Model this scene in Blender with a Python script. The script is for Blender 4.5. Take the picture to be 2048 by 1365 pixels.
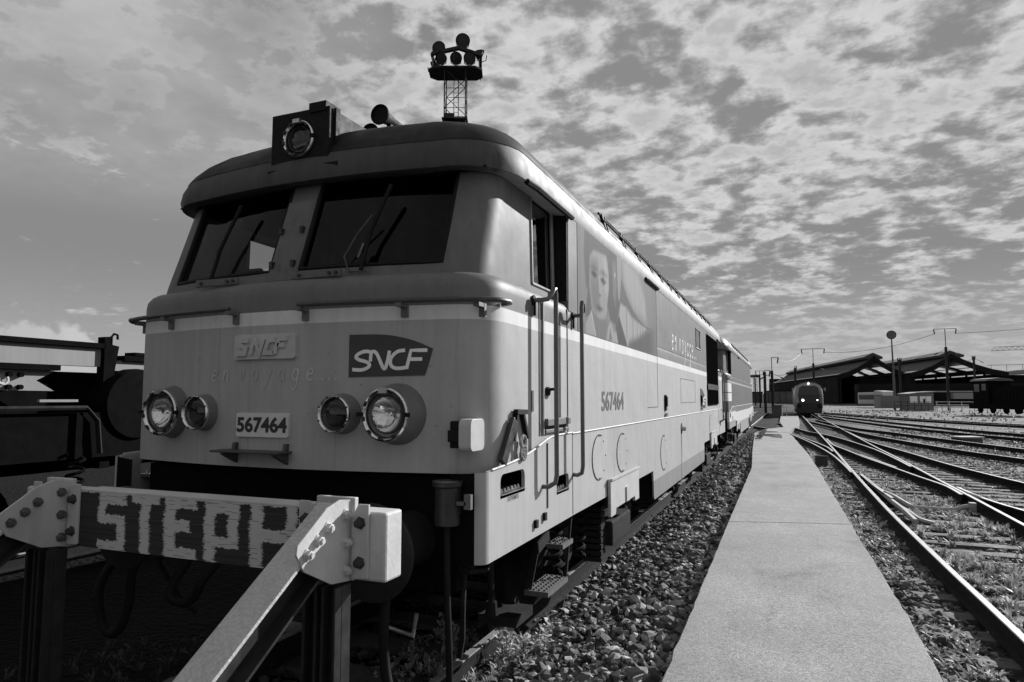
import bpy, bmesh, math, random
import numpy as np
from mathutils import Vector, Matrix
from mathutils.geometry import tessellate_polygon

for o in list(bpy.data.objects): bpy.data.objects.remove(o)
random.seed(7); rng = np.random.default_rng(7)
S = bpy.context.scene
COL = S.collection
R = math.radians

# ------------------------------------------------------------------ camera
cam = bpy.data.cameras.new('camera'); cam.sensor_width = 36; cam.lens = 1340/2048*36
cam.clip_start = .05; cam.clip_end = 3000
camo = bpy.data.objects.new('camera', cam); COL.objects.link(camo)
camo.location = (0, 0, 1.88); camo.rotation_euler = (R(90+4.8415), 0, R(22.1707))
S.camera = camo

# ------------------------------------------------------------------ light
SUN_AZ, SUN_EL = 29.0, 25.0          # azimuth from +Y towards +X
saz, sel = R(SUN_AZ), R(SUN_EL)
sd = Vector((math.sin(saz)*math.cos(sel), math.cos(saz)*math.cos(sel), math.sin(sel)))
sun = bpy.data.lights.new('sun', 'SUN'); sun.energy = 5.0; sun.angle = R(.53); sun.color = (1, 1, 1)
suno = bpy.data.objects.new('sun', sun); COL.objects.link(suno)
suno.rotation_euler = sd.to_track_quat('Z', 'Y').to_euler(); suno.location = (30, 30, 40)

W = bpy.data.worlds.new('World'); S.world = W; W.use_nodes = True
S.view_settings.view_transform = 'Standard'; S.view_settings.look = 'None'
S.view_settings.exposure = .5; S.view_settings.gamma = 1; S.view_settings.use_curve_mapping = False


class NT:
    """small helper for node trees"""
    def __init__(s, tree): s.t = tree; s.n = tree.nodes; s.l = tree.links
    def node(s, typ, **kw):
        n = s.n.new(typ)
        for k, v in kw.items(): setattr(n, k, v)
        return n
    def put(s, sock, v):
        if isinstance(v, bpy.types.NodeSocket): s.l.new(v, sock)
        elif isinstance(v, bpy.types.Node): s.l.new(v.outputs[0], sock)
        elif v is not None:
            if sock.type == 'RGBA' and isinstance(v, (int, float)): v = (v, v, v, 1)
            sock.default_value = v
    def m(s, op, a, b=None, c=None, clamp=False):
        n = s.node('ShaderNodeMath', operation=op, use_clamp=clamp)
        s.put(n.inputs[0], a)
        if b is not None: s.put(n.inputs[1], b)
        if c is not None: s.put(n.inputs[2], c)
        return n.outputs[0]
    def mr(s, v, a, b, c=0., d=1., smooth=True):
        n = s.node('ShaderNodeMapRange', interpolation_type='SMOOTHSTEP' if smooth else 'LINEAR')
        for i, x in enumerate((v, a, b, c, d)): s.put(n.inputs[i], x)
        return n.outputs[0]
    def mix(s, f, a, b):
        n = s.node('ShaderNodeMix', data_type='FLOAT')
        s.put(n.inputs[0], f); s.put(n.inputs[2], a); s.put(n.inputs[3], b)
        return n.outputs[0]
    def noise(s, vec, scale, detail=4, rough=.5, dist=0., out=0):
        n = s.node('ShaderNodeTexNoise')
        if vec is not None: s.put(n.inputs['Vector'], vec)
        n.inputs['Scale'].default_value = scale; n.inputs['Detail'].default_value = detail
        n.inputs['Roughness'].default_value = rough; n.inputs['Distortion'].default_value = dist
        return n.outputs[out]
    def vscale(s, vec, sc):
        n = s.node('ShaderNodeVectorMath', operation='MULTIPLY'); s.put(n.inputs[0], vec); n.inputs[1].default_value = sc
        return n.outputs[0]


# sky: physical clear sky turned to black and white, with broken cloud sheets on a high layer
def build_sky():
    k = NT(W.node_tree); k.n.clear()
    out = k.node('ShaderNodeOutputWorld'); bg = k.node('ShaderNodeBackground')
    sky = k.node('ShaderNodeTexSky', sky_type='NISHITA'); sky.sun_disc = False
    sky.sun_elevation = sel; sky.sun_rotation = saz; sky.air_density = 1.0; sky.dust_density = 1.0; sky.altitude = 100
    bw = k.node('ShaderNodeRGBToBW'); k.l.new(sky.outputs[0], bw.inputs[0])
    tc = k.node('ShaderNodeTexCoord'); sep = k.node('ShaderNodeSeparateXYZ'); k.l.new(tc.outputs['Generated'], sep.inputs[0])
    x, y, z = sep.outputs
    zz = k.m('MAXIMUM', k.m('ADD', z, .17), .03)
    cv = k.node('ShaderNodeCombineXYZ'); k.put(cv.inputs[0], k.m('DIVIDE', x, zz)); k.put(cv.inputs[1], k.m('DIVIDE', y, zz))
    P = cv.outputs[0]
    big = k.noise(P, .8, 3, .5)
    med = k.noise(P, 5.0, 10, .56, .15)
    fine = k.noise(P, 14, 7, .58, .1)
    # coverage: fuller overhead and to the right, open sky low on the left
    az = k.m('ARCTAN2', x, y)                       # 0 along the tracks, negative to the left
    cover = k.m('ADD', k.m('MULTIPLY', med, .64), k.m('MULTIPLY', fine, .36))
    cover = k.m('ADD', cover, k.m('MULTIPLY', k.m('SUBTRACT', big, .5), .35))
    lift = k.m('ADD', k.m('MULTIPLY', k.mr(z, .10, .40), .045), k.m('MULTIPLY', k.mr(z, .12, .02), .05))
    openl = k.m('MULTIPLY', k.m('MULTIPLY', k.mr(az, -.62, -.85), k.mr(z, .36, .24)), .16)
    cover = k.m('SUBTRACT', k.m('ADD', cover, lift), openl)
    cl = k.mr(cover, .45, .61)
    hz = k.mr(z, .03, .20); cl = k.mix(hz, k.m('ADD', .35, k.m('MULTIPLY', cl, .35)), cl)
    # brightness inside the cloud: thick centres greyer than the lit edges
    thick = k.mr(cover, .57, .68)
    lum = k.m('ADD', k.mix(thick, 5.7, 3.9), k.m('MULTIPLY', k.m('MULTIPLY', k.m('SUBTRACT', fine, .5), hz), 4.2))
    # flatter, greyer bank high on the left
    bank = k.m('MULTIPLY', k.mr(az, -.45, -.85), k.mr(z, .22, .36))
    soft = k.mr(k.noise(P, 2.1, 6, .5, .2), .32, .70)
    lum = k.mix(k.m('MULTIPLY', bank, .8), lum, k.m('ADD', 2.0, k.m('MULTIPLY', soft, 2.3)))
    cl = k.m('MAXIMUM', cl, k.m('MULTIPLY', bank, .75))
    # distant cumulus low on the left
    cn = k.noise(tc.outputs['Generated'], 13, 7, .55)
    top = k.m('ADD', .050, k.m('MULTIPLY', k.m('SUBTRACT', cn, .5), .16))
    top = k.m('ADD', top, k.m('MULTIPLY', k.mr(az, -.93, -1.03), .055))
    cum = k.m('MULTIPLY', k.mr(k.m('SUBTRACT', top, z), -.004, .008), k.mr(az, -.86, -.95))
    clear = k.m('MINIMUM', k.m('MULTIPLY', bw.outputs[0], .86), 2.35)
    v = k.mix(cl, clear, lum)
    v = k.mix(k.m('MULTIPLY', k.m('MULTIPLY', k.mr(z, .17, .0), k.mr(az, -.75, -.2)), .55), v, 4.1)
    v = k.mix(k.m('MULTIPLY', cum, .9), v, k.m('ADD', 3.6, k.m('MULTIPLY', cn, 2.6)))
    comb = k.node('ShaderNodeCombineColor')
    for i in range(3): k.put(comb.inputs[i], v)
    k.l.new(comb.outputs[0], bg.inputs[0]); bg.inputs[1].default_value = .078
    k.l.new(bg.outputs[0], out.inputs[0])
build_sky()


# ------------------------------------------------------------------ materials
MATS = {}
def mat(name, c, rough=.6, metal=0., var=.18, scale=6., bump=0., bscale=60., streak=0., spec=.4, speck=0., coat=0., front_dark=False):
    if name in MATS: return MATS[name]
    M = bpy.data.materials.new(name); M.use_nodes = True
    k = NT(M.node_tree); b = k.n['Principled BSDF']
    tc = k.node('ShaderNodeTexCoord'); P = tc.outputs['Object']
    v = k.mr(k.noise(P, scale, 5, .6), .25, .75, 1-var, 1+var, False)
    if streak:
        st = k.noise(k.vscale(P, (9., 9., .55)), 1.6, 5, .65)
        v = k.m('MULTIPLY', v, k.mr(st, .35, .75, 1+streak*.4, 1-streak, False))
    if speck:
        sp = k.noise(P, bscale, 2, .7)
        v = k.m('MULTIPLY', v, k.mr(sp, .3, .7, 1-speck, 1+speck, False))
    if front_dark:                                  # darker towards the front end, patchy
        sx = k.node('ShaderNodeSeparateXYZ'); k.put(sx.inputs[0], P)
        gr = k.m('ADD', sx.outputs[1], k.m('MULTIPLY', k.m('SUBTRACT', k.noise(k.vscale(P, (3., 3., 1.)), 2.2, 5, .65), .5), .5))
        v = k.m('MULTIPLY', v, k.mr(gr, .40, .70, .22, 1.))
    k.put(b.inputs['Base Color'], k.m('MULTIPLY', v, c))
    b.inputs['Metallic'].default_value = metal
    k.put(b.inputs['Roughness'], k.mr(k.noise(P, scale*2.3, 3), .3, .7, max(.02, rough-.1), min(1, rough+.1), False))
    b.inputs['Specular IOR Level'].default_value = spec
    if coat: b.inputs['Coat Weight'].default_value = coat; b.inputs['Coat Roughness'].default_value = .12
    if bump:
        bp = k.node('ShaderNodeBump'); bp.inputs['Strength'].default_value = bump; bp.inputs['Distance'].default_value = .02
        k.put(bp.inputs['Height'], k.noise(P, bscale, 4, .6)); k.l.new(bp.outputs[0], b.inputs['Normal'])
    MATS[name] = M
    return M

def mat_attr(name, rough=.7, mul=1., spec=.3, transl=0.):
    """base colour from the 'tone' colour attribute (print, brushed paint, stone to stone variation)"""
    if name in MATS: return MATS[name]
    M = bpy.data.materials.new(name); M.use_nodes = True
    k = NT(M.node_tree); b = k.n['Principled BSDF']
    a = k.node('ShaderNodeAttribute'); a.attribute_name = 'tone'
    k.put(b.inputs['Base Color'], k.m('MULTIPLY', a.outputs['Fac'], mul))
    b.inputs['Roughness'].default_value = rough; b.inputs['Specular IOR Level'].default_value = spec
    if transl:
        tr = k.node('ShaderNodeBsdfTranslucent'); k.put(tr.inputs[0], k.m('MULTIPLY', a.outputs['Fac'], mul))
        mx = k.node('ShaderNodeMixShader'); mx.inputs[0].default_value = transl
        k.l.new(b.outputs[0], mx.inputs[1]); k.l.new(tr.outputs[0], mx.inputs[2])
        k.l.new(mx.outputs[0], k.n['Material Output'].inputs[0])
    MATS[name] = M
    return M

def mat_livery(name, bands, dirt=.16, rough=.52, patch=None):
    """painted bodywork: colour zones by height (the paint scheme), rain streaks and grime"""
    M = bpy.data.materials.new(name); M.use_nodes = True
    k = NT(M.node_tree); b = k.n['Principled BSDF']
    tc = k.node('ShaderNodeTexCoord'); P = tc.outputs['Object']
    sp = k.node('ShaderNodeSeparateXYZ'); k.put(sp.inputs[0], P); z = sp.outputs[2]
    v = bands[0][1]
    for z0, c in bands[1:]:
        v = k.mix(k.mr(z, z0-.002, z0+.002, smooth=False), v, c)
    if patch:
        for (y0, y1, z0, z1, c) in patch:
            f = k.m('MULTIPLY', k.m('GREATER_THAN', sp.outputs[1], y0), k.m('LESS_THAN', sp.outputs[1], y1))
            f = k.m('MULTIPLY', f, k.m('MULTIPLY', k.m('GREATER_THAN', z, z0), k.m('LESS_THAN', z, z1)))
            v = k.mix(f, v, c)
    st = k.noise(k.vscale(P, (7., 7., .45)), 1.5, 6, .65)
    blot = k.noise(P, 1.3, 5, .6)
    fine = k.noise(P, 26, 3, .6)
    f = k.m('MULTIPLY', k.mr(st, .3, .75, 1+dirt*.5, 1-dirt, False), k.mr(blot, .25, .75, 1+dirt*.45, 1-dirt*.6, False))
    f = k.m('MULTIPLY', f, k.mr(fine, .3, .7, 1.02, .97, False))
    chip = k.mr(k.m('ADD', k.noise(P, 38, 2, .5), k.m('MULTIPLY', k.noise(P, 2.1, 3, .5), .25)), .845, .87)
    f = k.m('MULTIPLY', f, k.m('SUBTRACT', 1., k.m('MULTIPLY', chip, .30)))
    run = k.mr(k.noise(k.vscale(P, (16., 16., .35)), 1.1, 3, .6), .60, .72)
    f = k.m('MULTIPLY', f, k.m('SUBTRACT', 1., k.m('MULTIPLY', run, dirt*1.1)))
    k.put(b.inputs['Base Color'], k.m('MULTIPLY', v, f))
    k.put(b.inputs['Roughness'], k.mr(blot, .3, .7, rough-.06, rough+.14, False))
    b.inputs['Specular IOR Level'].default_value = .14
    bp = k.node('ShaderNodeBump'); bp.inputs['Strength'].default_value = .30; bp.inputs['Distance'].default_value = .05
    k.put(bp.inputs['Height'], k.m('ADD', k.noise(P, 1.9, 2, .5), k.m('MULTIPLY', k.noise(P, 7, 2, .5), .12))); k.l.new(bp.outputs[0], b.inputs['Normal'])
    MATS[name] = M
    return M

def mat_glass(name, tint=.35, refl=1.0, ior=1.5):
    M = bpy.data.materials.new(name); M.use_nodes = True
    k = NT(M.node_tree); k.n.clear()
    out = k.node('ShaderNodeOutputMaterial'); tr = k.node('ShaderNodeBsdfTransparent'); gl = k.node('ShaderNodeBsdfGlossy')
    k.put(tr.inputs[0], tint); k.put(gl.inputs[0], refl); gl.inputs['Roughness'].default_value = .015
    ge = k.node('ShaderNodeNewGeometry'); dt = k.node('ShaderNodeVectorMath', operation='DOT_PRODUCT')
    k.l.new(ge.outputs['Normal'], dt.inputs[0]); k.l.new(ge.outputs['Incoming'], dt.inputs[1])
    c = k.m('SUBTRACT', 1., k.m('ABSOLUTE', dt.outputs['Value']), clamp=True)
    f0 = ((ior-1)/(ior+1))**2; fres = k.m('ADD', f0, k.m('MULTIPLY', 1-f0, k.m('POWER', c, 5.)))
    mx = k.node('ShaderNodeMixShader'); k.l.new(fres, mx.inputs[0])
    k.l.new(tr.outputs[0], mx.inputs[1]); k.l.new(gl.outputs[0], mx.inputs[2]); k.l.new(mx.outputs[0], out.inputs[0])
    MATS[name] = M
    return M

def mat_emit(name, v):
    M = bpy.data.materials.new(name); M.use_nodes = True
    b = M.node_tree.nodes['Principled BSDF']; b.inputs['Base Color'].default_value = (.8, .8, .8, 1)
    b.inputs['Emission Color'].default_value = (1, 1, 1, 1); b.inputs['Emission Strength'].default_value = v
    MATS[name] = M
    return M


# ------------------------------------------------------------------ mesh helper
class MB:
    def __init__(s): s.v = []; s.f = []; s.mi = []
    def add(s, vs, fs, mi=0):
        o = len(s.v); s.v += [tuple(p) for p in vs]
        for f in fs: s.f.append(tuple(i+o for i in f)); s.mi.append(mi)
        return s
    def bx(s, x0, x1, y0, y1, z0, z1, mi=0):
        v = [(x0, y0, z0), (x1, y0, z0), (x1, y1, z0), (x0, y1, z0), (x0, y0, z1), (x1, y0, z1), (x1, y1, z1), (x0, y1, z1)]
        return s.add(v, [(0, 3, 2, 1), (4, 5, 6, 7), (0, 1, 5, 4), (1, 2, 6, 5), (2, 3, 7, 6), (3, 0, 4, 7)], mi)
    def bar(s, a, b, w, h, up=(0, 0, 1), mi=0):
        a, b = Vector(a), Vector(b); d = (b-a).normalized(); u = Vector(up)
        if abs(d.dot(u)) > .98: u = Vector((1, 0, 0))
        r = d.cross(u).normalized()*w/2; t = r.cross(d).normalized()*h/2
        v = [a-r-t, a+r-t, a+r+t, a-r+t, b-r-t, b+r-t, b+r+t, b-r+t]
        return s.add(v, [(0, 1, 2, 3), (7, 6, 5, 4), (0, 4, 5, 1), (1, 5, 6, 2), (2, 6, 7, 3), (3, 7, 4, 0)], mi)
    def tube(s, pts, r, n=8, caps=True, mi=0):
        P = [Vector(p) for p in pts]; m = len(P)
        rs = r if isinstance(r, (list, tuple)) else [r]*m
        up = None; rings = []
        for i in range(m):
            d = (P[min(i+1, m-1)]-P[max(i-1, 0)]).normalized()
            if up is None:
                up = Vector((0, 0, 1)) if abs(d.z) < .9 else Vector((1, 0, 0))
            a = d.cross(up)
            if a.length < 1e-4: a = d.orthogonal()
            a.normalize(); up = a.cross(d).normalized()
            rings.append([P[i]+(a*math.cos(t)+up*math.sin(t))*rs[i] for t in [2*math.pi*j/n for j in range(n)]])
        vs = [p for rg in rings for p in rg]; fs = []
        for i in range(m-1):
            for j in range(n):
                j2 = (j+1) % n; fs.append((i*n+j, i*n+j2, (i+1)*n+j2, (i+1)*n+j))
        if caps: fs += [tuple(reversed(range(n))), tuple((m-1)*n+j for j in range(n))]
        return s.add(vs, fs, mi)
    def lathe(s, prof, org, axis, n=24, mi=0, cap0=False, cap1=False):
        """prof: (distance along axis, radius)"""
        d = Vector(axis).normalized(); a = d.orthogonal().normalized(); b = d.cross(a); o = Vector(org)
        vs = []; fs = []
        for (h, r) in prof:
            for j in range(n):
                t = 2*math.pi*j/n; vs.append(o+d*h+(a*math.cos(t)+b*math.sin(t))*r)
        for i in range(len(prof)-1):
            for j in range(n):
                j2 = (j+1) % n; fs.append((i*n+j, i*n+j2, (i+1)*n+j2, (i+1)*n+j))
        if cap0: fs.append(tuple(reversed(range(n))))
        if cap1: fs.append(tuple((len(prof)-1)*n+j for j in range(n)))
        return s.add(vs, fs, mi)
    def prism(s, poly, fn, holes=(), mi=0):
        """poly: 2-D outline (with holes); fn(u,v,k) -> 3-D point for k=0 (front) and k=1 (back)"""
        loops = [list(poly)]+[list(h) for h in holes]
        tri = tessellate_polygon([[Vector((p[0], p[1], 0)) for p in lp] for lp in loops])
        flat = [p for lp in loops for p in lp]; n = len(flat)
        vs = [fn(p[0], p[1], 0) for p in flat]+[fn(p[0], p[1], 1) for p in flat]
        fs = [tuple(t) for t in tri]+[tuple(i+n for i in reversed(t)) for t in tri]
        o = 0
        for lp in loops:
            m = len(lp)
            for i in range(m):
                j = (i+1) % m; fs.append((o+i, o+j, o+j+n, o+i+n))
            o += m
        return s.add(vs, fs, mi)
    def grid(s, rows, skip=None, mi=0, close=False):
        n = len(rows[0]); vs = [p for r in rows for p in r]; fs = []
        for i in range(len(rows)-1):
            for j in range(n if close else n-1):
                if skip and skip(i, j): continue
                j2 = (j+1) % n; fs.append((i*n+j, i*n+j2, (i+1)*n+j2, (i+1)*n+j))
        return s.add(vs, fs, mi)
    def build(s, name, m=None, parent=None, smooth=None, bevel=0., mats=None, normals=True):
        me = bpy.data.meshes.new(name); me.from_pydata(s.v, [], s.f)
        if normals:
            bm = bmesh.new(); bm.from_mesh(me); bmesh.ops.recalc_face_normals(bm, faces=bm.faces); bm.to_mesh(me); bm.free()
        for mm in (mats or [m]):
            if mm: me.materials.append(mm)
        if mats and len(mats) > 1: me.polygons.foreach_set('material_index', s.mi)
        if smooth is not None:
            me.shade_smooth(); me.set_sharp_from_angle(angle=R(smooth))
        me.update()
        o = bpy.data.objects.new(name, me); COL.objects.link(o)
        if parent is not None: o.parent = parent
        if bevel:
            b = o.modifiers.new('bevel', 'BEVEL'); b.width = bevel; b.segments = 2; b.limit_method = 'ANGLE'
        return o

def tag(o, label=None, cat=None, group=None, kind=None):
    if label: o['label'] = label
    if cat: o['category'] = cat
    if group: o['group'] = group
    if kind: o['kind'] = kind
    return o
def thing(name, label, cat, loc=(0, 0, 0), rz=0., group=None):
    o = bpy.data.objects.new(name, None); COL.objects.link(o); o.location = loc; o.rotation_euler = (0, 0, rz)
    o.empty_display_size = .2
    return tag(o, label, cat, group)
def share(name, me, parent, loc=(0, 0, 0), rot=(0, 0, 0), scale=(1, 1, 1)):
    o = bpy.data.objects.new(name, me); COL.objects.link(o); o.parent = parent
    o.location = loc; o.rotation_euler = rot; o.scale = scale
    return o
def np_mesh(name, V, F, m, tone=None, parent=None, flat=True):
    """V (n,3), F (m,k) arrays"""
    me = bpy.data.meshes.new(name); k = F.shape[1]
    me.vertices.add(len(V)); me.vertices.foreach_set('co', np.asarray(V, np.float32).ravel())
    me.loops.add(F.size); me.loops.foreach_set('vertex_index', F.astype(np.int32).ravel())
    me.polygons.add(len(F)); me.polygons.foreach_set('loop_start', np.arange(0, F.size, k, dtype=np.int32))
    me.update(calc_edges=True)
    if tone is not None:
        a = me.attributes.new('tone', 'FLOAT', 'POINT'); a.data.foreach_set('value', np.asarray(tone, np.float32))
    me.materials.append(m)
    me.shade_flat() if flat else me.shade_smooth()
    o = bpy.data.objects.new(name, me); COL.objects.link(o)
    if parent is not None: o.parent = parent
    return o
_fc = {}
def font_mesh(text, size, bold=0., shear=0., spacing=1.):
    """flat triangulated lettering: list of (x,y) and faces"""
    key = (text, size, bold, shear, spacing)
    if key in _fc: return _fc[key]
    cu = bpy.data.curves.new('txt', 'FONT'); cu.body = text; cu.size = size; cu.offset = bold; cu.shear = shear
    cu.space_character = spacing; cu.resolution_u = 4; cu.fill_mode = 'FRONT'
    ob = bpy.data.objects.new('txt', cu); COL.objects.link(ob)
    bpy.context.view_layer.update()
    me = bpy.data.meshes.new_from_object(ob.evaluated_get(bpy.context.evaluated_depsgraph_get()))
    vs = [(v.co.x, v.co.y) for v in me.vertices]; fs = [tuple(p.vertices) for p in me.polygons]
    bpy.data.objects.remove(ob); bpy.data.curves.remove(cu); bpy.data.meshes.remove(me)
    x0 = min(v[0] for v in vs); x1 = max(v[0] for v in vs); y0 = min(v[1] for v in vs); y1 = max(v[1] for v in vs)
    vs = [((a-x0)/(x1-x0), (b-y0)/(y1-y0)) for a, b in vs]      # unit box
    _fc[key] = (vs, fs)
    return vs, fs
def ribbon(mb, pts, w, fn, n=None):
    """flat brush stroke of width w along 2-D pts, placed by fn(u,v)"""
    P = [Vector((p[0], p[1])) for p in pts]; L = []; Rr = []
    for i in range(len(P)):
        d = (P[min(i+1, len(P)-1)]-P[max(i-1, 0)]); d = d.normalized() if d.length > 0 else Vector((1, 0))
        nn = Vector((-d.y, d.x))*w/2
        L.append(P[i]+nn); Rr.append(P[i]-nn)
    vs = [fn(p.x, p.y) for p in L]+[fn(p.x, p.y) for p in Rr]; m = len(P)
    mb.add(vs, [(i, i+1, m+i+1, m+i) for i in range(m-1)])
def solid_stroke(mb, pts, w, fn):
    """mitred stroke with thickness: fn(u,v,k) for front (0) and back (1)"""
    P = [Vector(p) for p in pts]; L = []; Q = []
    for i in range(len(P)):
        d0 = (P[i]-P[i-1]).normalized() if i else (P[1]-P[0]).normalized(); d1 = (P[i+1]-P[i]).normalized() if i < len(P)-1 else d0
        n0 = Vector((-d0.y, d0.x)); n1 = Vector((-d1.y, d1.x)); m = (n0+n1); m = m.normalized() if m.length > .1 else n0
        k = min(1.8, 1/max(.3, m.dot(n0))); L.append(P[i]+m*w/2*k); Q.append(P[i]-m*w/2*k)
    n = len(P)
    vs = [fn(p.x, p.y, k) for k in (0, 1) for p in L+Q]; fs = []
    for i in range(n-1): fs += [(i, i+1, n+i+1, n+i), (2*n+n+i, 2*n+n+i+1, 2*n+i+1, 2*n+i), (i, 2*n+i, 2*n+i+1, i+1), (n+i+1, 3*n+i+1, 3*n+i, n+i)]
    fs += [(0, n, 3*n, 2*n), (n-1, 3*n-1, 4*n-1, 2*n-1)]
    mb.add(vs, fs)
def arc(cx, cy, rx, ry, a0, a1, n=10):
    return [(cx+rx*math.cos(R(a0+(a1-a0)*i/n)), cy+ry*math.sin(R(a0+(a1-a0)*i/n))) for i in range(n+1)]

# shared materials
m_black = mat('grimy_black', .006, .9, 0, .3, 5, .15, 30, spec=.08)
m_under = mat('underframe_grime', .010, .9, 0, .4, 7, .3, 40, spec=.08)
m_darkmetal = mat('dark_metal', .035, .45, .3, .3, 8)
m_steel = mat('bare_steel', .42, .35, .9, .25, 9)
m_rub = mat('black_rubber', .010, .7, 0, .2, 10, spec=.15)
m_white = mat('white_paint', .78, .5, 0, .07, 5, .05, 80)
m_whitew = mat('weathered_white_paint', .46, .6, 0, .16, 4, .12, 50, streak=.12)
m_rust = mat('rusty_iron', .05, .8, .2, .5, 14, .3, 60)
m_chrome = mat('chrome', .6, .22, 1, .12, 10)
m_railside = mat('rail_rust', .018, .9, 0, .35, 8, spec=.1)
m_railtop = mat('rail_head_steel', .34, .6, .4, .12, 3); m_raildull = mat('rail_head_dull', .19, .8, 0, .3, 5, spec=.2)
m_wood = mat('sleeper_wood', .07, .85, 0, .4, 3, .5, 25)
m_seam = mat('panel_gap', .012, .8, 0, .1)

# ================================================================== THE SETTING
GZ = -.24                                   # ballast surface below the rail head (z = 0)
def mat_ground():
    M = bpy.data.materials.new('ballast_ground'); M.use_nodes = True
    k = NT(M.node_tree); b = k.n['Principled BSDF']
    tc = k.node('ShaderNodeTexCoord'); P = tc.outputs['Object']
    vo = k.node('ShaderNodeTexVoronoi'); k.put(vo.inputs['Vector'], P); vo.inputs['Scale'].default_value = 16
    big = k.noise(P, .35, 5, .6); sm = k.noise(P, 9, 5, .7)
    sep = k.node('ShaderNodeSeparateXYZ'); k.put(sep.inputs[0], P)
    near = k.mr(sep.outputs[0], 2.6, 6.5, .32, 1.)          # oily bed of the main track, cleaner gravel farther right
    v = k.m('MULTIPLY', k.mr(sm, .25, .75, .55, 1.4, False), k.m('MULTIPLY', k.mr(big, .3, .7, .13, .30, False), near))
    left = k.m('MULTIPLY', k.mr(sep.outputs[0], -1.9, -2.6, 1., .035), k.mr(k.m('ABSOLUTE', k.m('ADD', sep.outputs[0], 1.5)), 1.0, .7, 1., .3))  # ground at left and between ballast stones darkened, shade put into the colour
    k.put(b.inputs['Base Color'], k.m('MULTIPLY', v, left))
    b.inputs['Roughness'].default_value = .95; b.inputs['Specular IOR Level'].default_value = .15
    bp = k.node('ShaderNodeBump'); bp.inputs['Strength'].default_value = .9; bp.inputs['Distance'].default_value = .06
    k.put(bp.inputs['Height'], k.m('ADD', vo.outputs['Distance'], sm)); k.l.new(bp.outputs[0], b.inputs['Normal'])
    return M
def bank(X, Y):
    """ballast heaped up against the left side of the walkway"""
    t = np.clip((X+2.05)/1.1, 0, 1); return .27*t*t*(3-2*t)*(X < -.2)*np.clip((60-Y)/20, 0, 1)
def ground():
    xs = np.concatenate([np.linspace(-600, -20, 12), np.linspace(-14, 14, 113), np.linspace(20, 700, 14)])
    ys = np.concatenate([np.linspace(-60, -4, 5), np.linspace(-2, 45, 95), np.linspace(50, 1500, 40)])
    X, Y = np.meshgrid(xs, ys)
    Z = GZ + .025*np.sin(X*2.3+1)*np.sin(Y*1.7) + .02*np.sin(X*.9+Y*.6)
    Z += bank(X, Y)
    V = np.stack([X, Y, Z], -1).reshape(-1, 3); n = len(xs); m = len(ys)
    i = (np.arange(m-1)[:, None]*n+np.arange(n-1)[None]).ravel()
    F = np.stack([i, i+1, i+1+n, i+n], 1)
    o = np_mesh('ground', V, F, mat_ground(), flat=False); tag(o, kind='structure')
ground()

# walkway between the tracks
def mat_walk():
    M = bpy.data.materials.new('walkway_concrete'); M.use_nodes = True
    k = NT(M.node_tree); b = k.n['Principled BSDF']
    tc = k.node('ShaderNodeTexCoord'); P = tc.outputs['Object']
    g = k.noise(P, 120, 3, .8); g2 = k.noise(P, 42, 4, .75); big = k.noise(P, 1.1, 6, .62); st = k.noise(k.vscale(P, (1., .35, 1.)), 3.2, 4, .6)
    v = k.m('MULTIPLY', k.mr(g, .32, .68, .42, 1.55, False), k.mr(big, .25, .75, .80, 1.16, False))
    v = k.m('MULTIPLY', v, k.m('MULTIPLY', k.mr(g2, .3, .7, .68, 1.30, False), k.mr(st, .3, .7, .92, 1.06, False)))
    vo = k.node('ShaderNodeTexVoronoi', feature='DISTANCE_TO_EDGE'); vo.inputs['Scale'].default_value = .45
    wv = k.node('ShaderNodeVectorMath', operation='ADD'); k.put(wv.inputs[0], P); k.put(wv.inputs[1], k.vscale(k.noise(P, 2.5, 5, .6, out=1), (.5, .5, 0.))); k.put(vo.inputs['Vector'], wv.outputs[0])
    crack = k.m('MULTIPLY', k.mr(vo.outputs['Distance'], .006, .0015), k.mr(k.noise(P, .9, 2), .56, .62))
    stain = k.mr(k.noise(P, .7, 6, .7, .8), .56, .70)
    v = k.m('MULTIPLY', k.m('MULTIPLY', v, k.m('SUBTRACT', 1., k.m('MULTIPLY', stain, .22))), k.m('SUBTRACT', 1., k.m('MULTIPLY', crack, .22)))
    k.put(b.inputs['Base Color'], k.m('MULTIPLY', v, .275))
    b.inputs['Roughness'].default_value = .9; b.inputs['Specular IOR Level'].default_value = .2
    bp = k.node('ShaderNodeBump'); bp.inputs['Strength'].default_value = .55; bp.inputs['Distance'].default_value = .006
    k.put(bp.inputs['Height'], k.m('ADD', g, g2)); k.l.new(bp.outputs[0], b.inputs['Normal'])
    return M
def lerp(pts, y):
    for (x0, y0), (x1, y1) in zip(pts, pts[1:]):
        if y <= y1: return x0+(x1-x0)*(y-y0)/(y1-y0)
    return pts[-1][0]
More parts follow.
